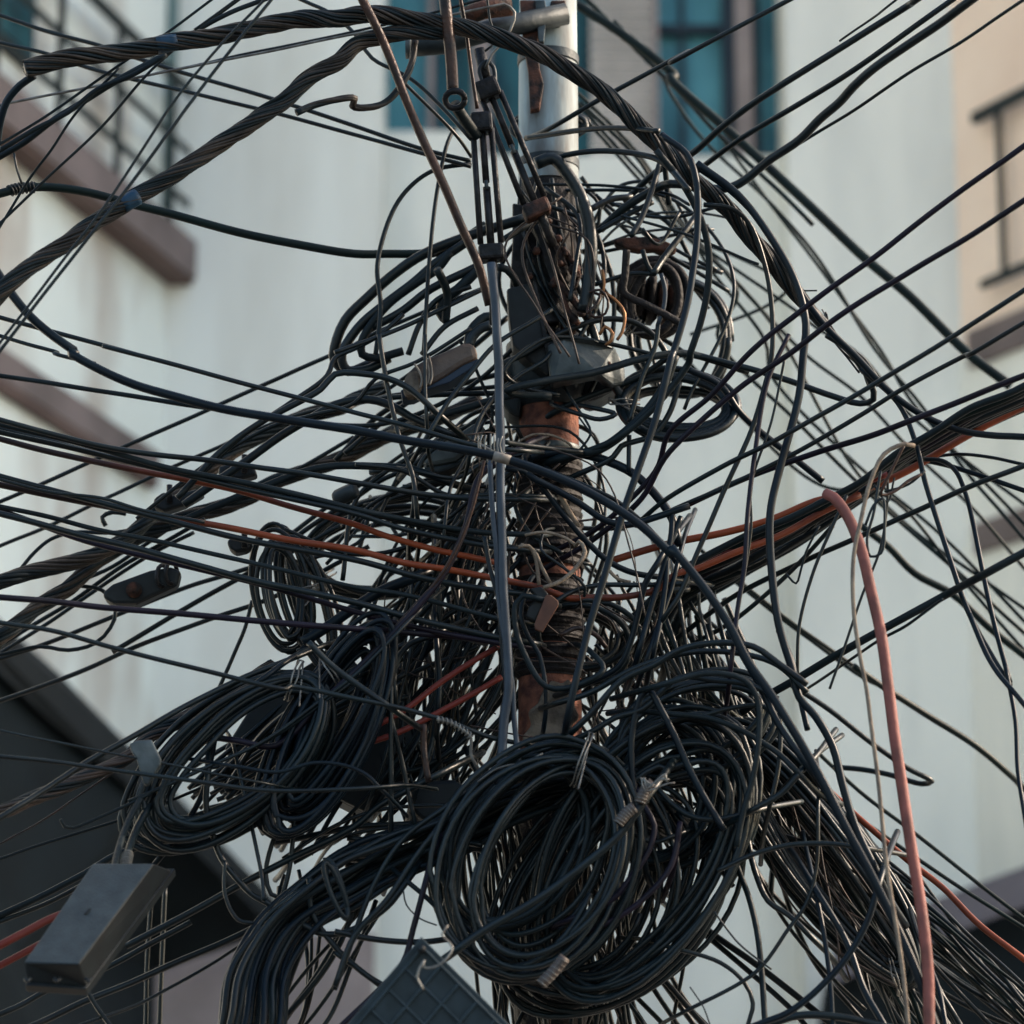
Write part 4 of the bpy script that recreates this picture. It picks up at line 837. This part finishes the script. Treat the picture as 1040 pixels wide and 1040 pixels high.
# coarser crossing pieces round the pole
for w_, m_, d_, p_ in [
 (7,'k',(-.35,-.3),'D 520,480 640,350 760,260 940,160 E 0,115 90,115 160,130 220,160 300,230'),(9,'k',(-.2,-.2),'D 540,500 680,400 820,300 920,240 E 0,205 100,190 170,210 220,240 330,290'),(8,'k',(-.2,-.2),'E 300,240 400,210 470,190'),
 (5,'k',(-.35,-.3),'E 270,300 330,200 400,110 470,30'),(5,'k',(-.3,-.3),'E 130,0 160,180 190,300 230,420 240,520'),(4,'k',(-.3,-.3),'E 265,0 265,150 270,260'),
 (5.4,'k',(-.3,-.2),'D 580,420 720,290 850,200 960,120 E 0,70 60,40 130,0 200,-60'),(5,'k',(-.3,-.2),'E 60,380 200,400 330,470 450,470'),(8,'k',(-.2,-.2),'D 500,560 620,510 760,450 900,400 E 0,385 100,385 230,395 300,420'),
 (5,'k',(-.2,-.2),'E 230,520 250,380 330,300'),(4,'k',(-.3,-.2),'E 320,580 340,450 385,360'),(6,'k',(-.2,-.2),'E 360,560 440,480 480,430'),(4.4,'k',(-.25,-.2),'E 240,400 360,420 430,380'),
 (3.4,'b',(-.4,-.35),'E 440,370 400,520 350,640 300,720 220,810 130,910 0,1040'),(4.6,'k',(-.3,-.2),'E 400,340 420,260 470,180 540,120 620,70'),
 (7.6,'k',(-.25,-.2),'b 120,160 200,110 260,80'),(8.4,'d',(-.3,-.25),'b 95,265 130,275 160,310 165,330'),
 (3.6,'c',(-.25,-.25),'b 480,520 500,490 530,520 520,545 500,560'),(3.4,'c',(-.25,-.25),'b 500,360 550,400 575,440 565,510 545,540'),(3,'b',(-.28,-.25),'b 440,360 480,350 510,390 500,440 460,455 430,430 440,380'),
 (3.2,'b',(-.28,-.25),'b 430,440 470,400 480,370 450,360'),(3,'c',(-.26,-.25),'b 490,275 497,330 490,370'),
 (7,'k',(-.2,-.15),'b 440,50 520,10 600,0'),(6,'k',(-.2,-.2),'b 470,130 560,80 680,20'),(5,'k',(-.2,-.2),'b 460,330 600,290 690,290'),(8,'wrap',(-.25,-.2),'b 580,200 575,290 570,360 640,400 700,430 790,480'),
 (7,'k',(-.3,-.2),'b 680,290 720,230 800,130 850,60'),(4,'k',(-.25,-.2),'b 640,120 700,180 780,60'),(5.4,'k',(-.2,-.2),'b 640,200 660,260 680,290'),(4.6,'s',(-.22,-.2),'b 710,290 725,350 720,420 700,480'),
 (5,'k',(-.2,-.2),'b 700,480 690,560 640,680 590,850'),(5,'k',(-.2,-.2),'b 400,820 480,840 540,820'),(2,'k',(-.2,-.2),'b 400,830 430,870 462,915'),(2.6,'k',(-.2,-.2),'b 410,820 430,850 445,890'),
 (6,'k',(-.2,-.2),'b 530,980 560,940 620,920 680,900 740,820 780,700'),(5,'n',(-.2,-.2),'b 590,1040 590,900'),
 (4,'t',(-.35,-.32),'c 220,545 270,540 300,590 320,730'),(4,'t',(-.34,-.32),'c 230,535 290,560 330,640 375,725'),(4.4,'t',(-.35,-.3),'c 340,740 420,710 500,640 540,570 510,520 490,545'),(3.4,'t',(-.3,-.3),'c 250,490 340,475 440,500 500,540'),
 (6,'t',(-.28,-.25),'c 420,290 460,370 510,450'),(3.6,'t',(-.25,-.25),'c 640,640 700,700 760,715'),(6,'d',(-.35,-.35),'c 300,790 240,780 205,820 205,930 240,1040 H 620,50 700,50 790,0'),(5,'n',(-.3,-.3),'c 230,870 270,980 320,1060 H 620,80'),
 (5,'k',(-.3,-.25),'c 370,830 480,760 600,730 800,730 1040,720'),(6,'k',(-.28,-.2),'c 520,800 700,790 900,760 1040,750'),(3,'k',(-.3,-.3),'c 330,560 430,640 540,740'),
 (3,'b',(-.3,-.25),'c 590,860 660,900 690,960'),(5,'b',(-.3,-.25),'c 420,970 500,935 590,970 640,1030'),
 (7,'n',(-.45,-.5),'h 250,1040 200,700 200,480 240,320 275,280 330,370 400,500 480,680 560,830 640,960'),
 (6,'d',(-.5,-.55),'h 700,1040 730,880 780,700 810,480 800,330 740,240 640,210 500,215 380,250'),
 (6,'k',(-.45,-.5),'h 0,490 120,420 250,380 420,230 600,240 760,260 900,330'),(6.6,'k',(-.48,-.55),'h 0,400 150,240 300,170 440,90 600,60 780,80 900,160 1040,260'),(6,'k',(-.4,-.5),'h 0,300 200,190 400,120 560,100 760,120 900,170 1040,300'),
 (7,'n',(-.45,-.5),'h 660,0 740,140 830,300 900,450 1040,650'),(6,'n',(-.4,-.45),'h 900,0 960,130 1000,300 1040,480'),
 (6,'k',(-.4,-.45),'h 320,760 420,860 520,905 640,905 740,880'),(6,'k',(-.45,-.5),'h 340,400 560,420 700,470 900,590 1000,690'),(5,'k',(-.45,-.45),'h 540,410 700,370 830,370 900,460 900,650 860,840'),
 (6,'k',(-.5,-.5),'h 1000,690 920,780 780,860'),
 (8,'k',(-.62,-.6),'H 350,830 430,770 600,670 760,550 840,480 920,370'),
 (6,'u',(-.5,-.5),'g 610,280 640,340 620,430 560,520 480,610'),(6,'u',(-.5,-.5),'g 720,400 730,330 700,480 600,600 520,660'),
 (4.4,'k',(-.4,-.4),'g 560,370 640,400 700,380'),(6,'k',(-.3,-.4),'I 180,480 200,580 230,660 255,760 270,880 280,1045'),(6,'k',(-.3,-.35),'I 230,500 250,590 290,680 350,720 420,790'),
 (4.4,'k',(-.4,-.4),'I 0,815 150,860 220,920 245,980 230,1045'),(4,'k',(-.42,-.42),'I 50,1000 250,890 350,760 400,690 430,590 435,400'),
 (6.6,'n',(-.6,-.6),'I 250,1045 360,1000 500,870 580,740 610,640'),(8,'k',(-.5,-.5),'I 280,1045 380,1015 500,1020 620,1045'),
 (5,'n',(-.4,-.5),'I 425,640 450,760 470,900 480,1045'),(7,'n',(-.42,-.5),'I 430,650 520,800 570,940 630,1045'),(5,'n',(-.42,-.5),'I 760,860 790,940 810,1045'),
 (5,'k',(-.5,-.5),'I 140,590 250,540 350,515 480,512 540,520'),(2,'k',(-.5,-.5),'I 130,710 200,800 260,850 300,880'),(1.4,'k',(-.5,-.5),'I 60,930 100,990 120,1045'),
 (5.4,'k',(-.45,-.45),'H 0,940 120,620 200,500 330,400'),(6.4,'k',(-.5,-.5),'H 0,930 60,780 150,680 230,560 300,470'),(6,'k',(-.45,-.4),'H 0,770 100,790 250,800 340,790'),(5,'k',(-.4,-.4),'H 0,830 100,900 150,930'),
 (5,'k',(-.4,-.4),'H 210,620 300,700 340,760'),(6,'u',(-.5,-.5),'H 20,1045 120,950 200,860 230,760 270,610'),(1.6,'k',(-.5,-.5),'H 200,640 210,690 250,730 300,750'),(6.4,'k',(-.4,-.4),'f 300,650 400,700 500,690 640,600 710,510'),
 (6,'k',(-.4,-.4),'f 350,490 360,620 440,740 520,820 610,890'),
 (5,'k',(-.35,-.3),'H 165,0 165,510'),(5,'k',(-.35,-.3),'H 160,120 200,290 240,470'),(6.4,'b',(-.35,-.35),'H 262,160 262,240 275,330'),
 ]: C(p_, w_, m_, d_)
# silver tie at the ribbed box and on splices
C('f 780,800 780,825 820,825 870,790 890,750 850,705 W 455,940', 2.2, 'w', (-1.02,-1.0), 'silver tie wire twisted above the corner of the ribbed box', 'tie_wire', 'binding wires', cat='wire')
C('f 785,800 765,830 755,860 780,910', 2.2, 'w', (-1.02,-1.02), 'short forked end of silver wire lying over the ribbed box lid', 'tie_wire', 'binding wires', cat='wire')
for lab, p_, d_ in (('tape-wrapped cable splice with coiled wire at the centre, right of the big coil','h 130,930 170,880 210,850',-.62),('silver-bound cable splice hanging below the tall navy loop','h 235,830 262,770 300,735',-.62),('tape and wire bound splice low on the big centre coil','g 240,900 290,850 325,805',-.66)):
    o, cc, r_ = C(p_, 11, 'wrap' if 0 else 'd', (d_,d_), lab, 'cable_splice', 'taped splices', cat='splice', wob=.1)
    sleeve(cc, 0, len(cc)-1, r_*1.05, 'closure', 'tape_sleeve', o); wraps(cc, 0, len(cc)-1, r_, 'w', 'binding', o, 7, .0011, 1.06)
for k in range(4):
    C([(652+random.uniform(-4,4), 790), (660+random.uniform(-6,6), 797+k*2), (670+k*3, 790+random.uniform(-6,6)), (682+random.uniform(-6,4), 792+k)], 1.8, 'w', (-.66,-.66), 'loose silver wire end curling off the splices by the tall navy loop', 'tie_wire', 'binding wires', cat='wire', sides=5)
o, cc, r_ = C('H 300,145 340,155 380,180 400,200 400,250 420,290', 3.4, 'w', (-.5,-.45), 'silver wire grip twisted round the cable end below the straps', 'wire_grip', 'binding wires', cat='wire'); wraps(cc, 0, len(cc)//2, r_, 'w', 'binding', o, 9, .002, 1.8)
C('H 400,165 500,185 640,205 700,200', 1.8, 'b', (-.4,-.3)); C('H 420,330 480,290 560,270 610,245', 2, 'w', (-.5,-.5), 'long thin silver wire running to the tie of the big centre coil', 'tie_wire', 'binding wires', cat='wire')
# ------------------------------------------------------------------ coils
coil('cable_coil', (547,872), (74,110), 28, 18, 6.0, 29, -.46, .12, 'big round coil of black cable in front of the lower pole', 'k', [262], seed=3, wobc=13)
coil('cable_coil', (652,876), (146,76), -58, 16, 6.2, 28, -.34, .11, 'tall leaning coil of black cable sweeping right of the big round one', 'k', [200], seed=5, wobc=8)
coil('cable_coil', (678,800), (54,74), 12, 11, 6, 17, -.30, .08, 'small nested coil of cable inside the leaning coil, right of centre', 'd', [120], seed=8, wobc=5)
coil('cable_coil', (238,772), (112,50), -40, 23, 6.4, 24, -.34, .11, 'long slanting hank of black cable at the left with rounded lower end', 'k', [330], seed=21, wobc=6)
coil('cable_coil', (335,738), (100,30), -64, 26, 5.6, 26, -.32, .12, 'drooping hank of navy cable arching over beside the left hank', 'n', [300], seed=22, wobc=6)
coil('cable_coil', (288,600), (54,22), 80, 9, 5, 13, -.1, .08, 'narrow hanging loops of cable behind the left crossing cables', 'k', [270], seed=31, wobc=5)
coil('cable_coil', (688,412), (54,26), 2, 8, 8, 15, -.12, .06, 'stack of flat thick rings of black cable right of the clamp', 'k', [180], seed=41, wobc=4, tilt=-.05)
coil('cable_coil', (664,305), (30,36), 10, 5, 9, 7, .0, .05, 'tight thick black loops round the brown spool insulator', 'wrap', [120], seed=42, wobc=3)
coil('cable_coil', (561,128), (33,12), 0, 9, 4.4, 6, .0, .07, 'thin black wire wound round the white part of the pole', 'k', None, seed=43, wobc=4)
coil('cable_coil', (836,872), (150,28), 54, 24, 5.4, 20, -.12, .10, 'long narrow hank of black cable slanting down to the lower right', 'k', [20], seed=51, wobc=8)
coil('cable_coil', (402,560), (90,42), -8, 7, 6, 16, .25, .1, 'shallow loops of black cable behind the orange conduits left of the pole', 'k', [150], seed=61, wobc=8)
coil('cable_coil', (690,345), (56,64), 0, 3, 7.5, 12, .12, .12, 'loose open loops of cable right of the pole head', 'k', None, seed=63, wobc=6)
coil('cable_coil', (590,650), (52,40), 10, 6, 6, 12, -.02, .12, 'dark loops of cable wrapped round the pole beneath the brown tag', 'k', None, seed=64, wobc=8)
coil('cable_coil', (560,884), (108,112), 30, 7, 5.6, 22, -.30, .1, 'loose outer loops of black cable spreading round the big centre coil', 'k', None, seed=91, wobc=12)
coil('cable_coil', (528,852), (58,84), 34, 6, 5.6, 18, -.42, .08, 'small tilted loops of cable in the upper left of the big centre coil', 'd', None, seed=92, wobc=9)
coil('cable_coil', (622,905), (132,84), -46, 9, 5.6, 24, -.26, .1, 'lowest wide loops of cable crossing from the centre coil toward the right', 'k', None, seed=93, wobc=12)
coil('cable_coil', (705,740), (78,44), -20, 7, 6, 16, -.25, .1, 'fan of loops above the leaning coil at the right', 'k', None, seed=94, wobc=9)
coil('cable_coil', (312,612), (62,20), 72, 6, 5, 12, -.05, .08, 'second set of hanging loops just right of the narrow ones', 'k', None, seed=95, wobc=7)
coil('cable_coil', (455,700), (92,46), -52, 7, 5.4, 22, .08, .12, 'slanting loops of cable behind the lower end of the straps', 'k', None, seed=96, wobc=9)
# arched bundle at the bottom left: individual cables tied together
for k in range(20):
    u = k/19; j = lambda a=3: random.uniform(-a, a)
    x0 = 222+76*u
    C([(222+66*u+j(), 1041), (234+60*u+j(2), 985+j()), (268+54*u+j(), 930+8*u+j()), (325+50*u+j(), 882+30*u+j()), (395+36*u+j(), 848+34*u+j(4)), (462+22*u+j(), 824+36*u+j(5)), (528+j(6), 800+36*u+j(5)), (590+j(10), 782+36*u+j(6)), (640+j(10), 808+34*u)], random.choice((6,6.6,7.2)), random.choice('kkkdn'), (-.55+.16*random.random(), -.30+.2*random.random()), None, 'arched_cable', 'cables of the arched bundle at the bottom left', wob=2)
coil('cable_tie_loop', (342,905), (30,7), 70, 3, 4.6, 2, -.56, .05, 'short loops of wire holding the arched bundle together', 'd', None, seed=71, wobc=3)
# slanting lower right strands
for k in range(24):
    u = k/23; j = lambda a=5: random.uniform(-a, a); o_ = (u-.5)*84
    C([(672+k*3+j(10), 640+j(40)+14*(k%5)), (735+o_*.55+j(), 745-o_*.4+j()), (792+o_*.62+j(), 832-o_*.45+j()), (850+o_*.62+j(), 905-o_*.4+j()), (900+o_*.5+j(8), 965-o_*.35+j()), (945+o_*.7+j(8), 1041)], random.choice((3.6,4.4,5,6)), random.choice('kkkdgn'), (-.15+.35*random.random(), -.1+.35*random.random()), None, 'slanting_cable', 'cables slanting through the lower right hank', wob=2)
# ------------------------------------------------------------------ filler strands: thin lines of the tangle, one object each
def strands(n, p0, p1, sp0, sp1, bulge, ws, ms, dr, nm='loose_cable', gr=None):
    for _ in range(n):
        a = Vector(p0)+Vector((random.uniform(-1,1)*sp0[0], random.uniform(-1,1)*sp0[1])); b = Vector(p1)+Vector((random.uniform(-1,1)*sp1[0], random.uniform(-1,1)*sp1[1]))
        v = b-a; nv = Vector((-v.y, v.x)); c1 = a+v*.33+nv*(bb := random.uniform(-bulge, bulge)); c2 = a+v*.68+nv*bb*random.uniform(.6, 1.1)
        d0 = random.uniform(*dr); C([tuple(a), tuple(c1), tuple(c2), tuple(b)], random.choice(ws), random.choice(ms), (d0, d0+random.uniform(-.08,.08)), None, nm, gr, wob=2)
strands(9, (400,630), (505,500), (40,50), (20,40), .12, (3.4,4.4,5.4), 'kkd', (-.1,.3))
strands(9, (350,830), (500,620), (50,40), (40,40), .1, (4,5,6), 'kkkn', (-.1,.3))
strands(7, (420,800), (450,560), (50,30), (50,40), .12, (4,5,6), 'kkn', (-.2,.1))
strands(3, (590,240), (700,300), (30,50), (30,60), .5, (4,5,6), 'kkd', (-.12,.12))
strands(3, (600,200), (720,240), (20,20), (20,40), .2, (4,5), 'kk', (-.1,.2))
strands(1, (480,460), (440,330), (30,30), (40,20), .15, (3.4,5), 'kd', (-.1,.2))
# ------------------------------------------------------------------ the fine uncountable wire snarl
def snarl(name, label, specs, m):
    V, Fc = [], []
    for (n, p0, p1, sp0, sp1, bulge, ws, dr) in specs:
        for _ in range(n):
            a = Vector(p0)+Vector((random.uniform(-1,1)*sp0[0], random.uniform(-1,1)*sp0[1])); b = Vector(p1)+Vector((random.uniform(-1,1)*sp1[0], random.uniform(-1,1)*sp1[1]))
            v = b-a; nv = Vector((-v.y, v.x)); d0 = random.uniform(*dr); d1 = d0+random.uniform(-.12,.12)
            q = [a, a+v*.3+nv*(bb := random.uniform(-bulge,bulge)*1.3), a+v*.68+nv*bb*random.uniform(.5,1.1), b]
            pts = catmull([Vector((p.x,p.y,(d0+(d1-d0)*i/3)*400)) for i, p in enumerate(q)], 9); wx, wy = Wob(.9), Wob(.9)
            tube([P(p.x+wx(i*9), p.y+wy(i*9), p.z/400) for i, p in enumerate(pts)], random.choice(ws)/2*S(d0), 6, V, Fc)
    o = part(name, V, Fc, M[m], None); tag(o, label, 'wires', kind='stuff')
T = [
 (16,(405,690),(510,520),(60,90),(30,60),.14,(3,4,5,6),(-.05,.35)),
 (17,(380,830),(520,640),(70,50),(40,50),.12,(3,4,5,6),(-.05,.35)),
 (20,(430,820),(470,560),(60,30),(60,50),.10,(3,4,5),(-.05,.3)),
 (20,(600,640),(690,840),(60,60),(60,60),.15,(4,5,6),(0,.35)),
 (17,(690,640),(800,860),(50,40),(60,60),.10,(3,4,5,6),(-.05,.35)),
 (29,(770,790),(905,985),(50,60),(40,55),.10,(4,5,6),(.0,.4)),
 (29,(520,800),(560,1045),(60,60),(80,0),.12,(4,5,6),(0,.35)),
 (23,(620,850),(660,1045),(60,60),(80,0),.14,(4,5,6),(0,.35)),
 (9,(590,610),(560,740),(60,40),(60,40),.25,(3,4,5),(.02,.3)),
 (9,(520,450),(610,580),(20,40),(40,50),.3,(2,3,4,5),(-.15,.1)),
 (34,(222,800),(375,690),(34,26),(40,40),.1,(4,5,6),(-.15,.1)),
 (9,(330,560),(470,470),(60,40),(40,60),.15,(3,4,5),(-.1,.25)),
 (5,(330,440),(520,370),(30,40),(15,50),.12,(3,4,5,6),(-.05,.25)),
 (10,(545,200),(585,330),(18,30),(20,40),.3,(3,4,5,6),(-.2,-.05)),
 (5,(600,230),(740,270),(20,40),(20,70),.2,(3,4,5),(-.1,.15)),
 (5,(570,200),(640,420),(20,40),(60,40),.4,(3,4,5),(-.1,.15)),
 (9,(330,870),(480,840),(60,20),(40,30),.1,(4,5,6),(-.3,-.1)),
 (13,(255,1085),(340,900),(35,10),(60,25),.1,(4,5,6),(-.3,-.15)),
 (10,(490,800),(520,1045),(30,20),(40,0),.06,(4,5),(-.2,.1)),
 (9,(600,790),(620,1045),(40,20),(50,0),.06,(4,5),(-.2,.1)),
 (6,(400,500),(505,440),(40,30),(5,30),.1,(4,5,6),(-.05,.2)),
 (5,(900,950),(1080,1080),(30,30),(20,30),.06,(3,4,5),(.2,.5)),
]
snarl('tangled_wires', 'dense snarl of countless black wires wrapped round and behind the pole', T, 'k')
snarl('tangled_fine_wires', 'fine rusty and pale wire ends sprinkled through the snarl round the pole',
 [(8,(560,210),(590,330),(20,30),(25,40),.4,(1.8,2.4,3),(-.3,-.15)),(9,(540,500),(620,640),(40,60),(50,50),.4,(1.2,1.8,2.4),(-.3,-.12)),(6,(470,430),(500,500),(40,40),(40,40),.4,(1.2,1.6),(-.4,-.2)),
  (5,(430,620),(480,700),(40,60),(30,60),.3,(1.4,2),(-.2,0)),(10,(640,700),(700,820),(50,60),(60,60),.3,(1.4,2),(-.25,0)),(14,(560,800),(580,1000),(60,50),(60,50),.1,(1.6,2.4),(-.2,0)),(16,(800,820),(880,960),(40,50),(40,50),.1,(1.4,2),(-.2,0))], 'rope2')
# ------------------------------------------------------------------ labels for the remaining cables
from collections import defaultdict
def mk(level, o, th, col, sh, e0, e1, mid, mp):
    if level == 0: return f"{th} {col} {sh} cable from {e0} to {e1}"
    if level == 1: return f"{th} {col} {sh} cable, {e0} to {e1}, by {mid}"
def wc(s): return len(s.split())
byl = defaultdict(list)
for c in CAB: byl[mk(0, *c)].append(c)
for k, v in list(byl.items()):
    if len(v) == 1: v[0][0]['label'] = k; continue
    b2 = defaultdict(list)
    for c in v:
        s = mk(1, *c)
        if c[6] in (c[4], c[5]): s = k
        b2[s if wc(s) <= 16 else k].append(c)
    for s, cs in b2.items():
        if len(cs) == 1: cs[0][0]['label'] = s; continue
        vert = max(x[7][1] for x in cs)-min(x[7][1] for x in cs) >= max(x[7][0] for x in cs)-min(x[7][0] for x in cs)
        cs.sort(key=lambda x: x[7][1] if vert else x[7][0])
        names = {2: ('upper','lower') if vert else ('left','right'), 3: ('uppermost','middle','lowest') if vert else ('leftmost','middle','rightmost')}
        for i, x in enumerate(cs):
            if len(cs) in names and wc(s) <= 15 : x[0]['label'] = names[len(cs)][i]+' '+s
            elif len(cs) == 4 and wc(s) <= 14: x[0]['label'] = (('uppermost','second from top','second from bottom','lowest') if vert else ('leftmost','second from left','second from right','rightmost'))[i].replace(' from top','').replace('second from bottom','third').replace(' from left','').replace('second from right','third')+' '+s
            else: x[0]['label'] = s
for o in list(bpy.data.objects):
    if 'label' in o and len(o['label'].split()) > 16: o['label'] = ' '.join(o['label'].split()[:16])
# origins: things built as parts in world space keep their empties at the thing
print('cables', len(CAB), 'objects', len(bpy.data.objects))
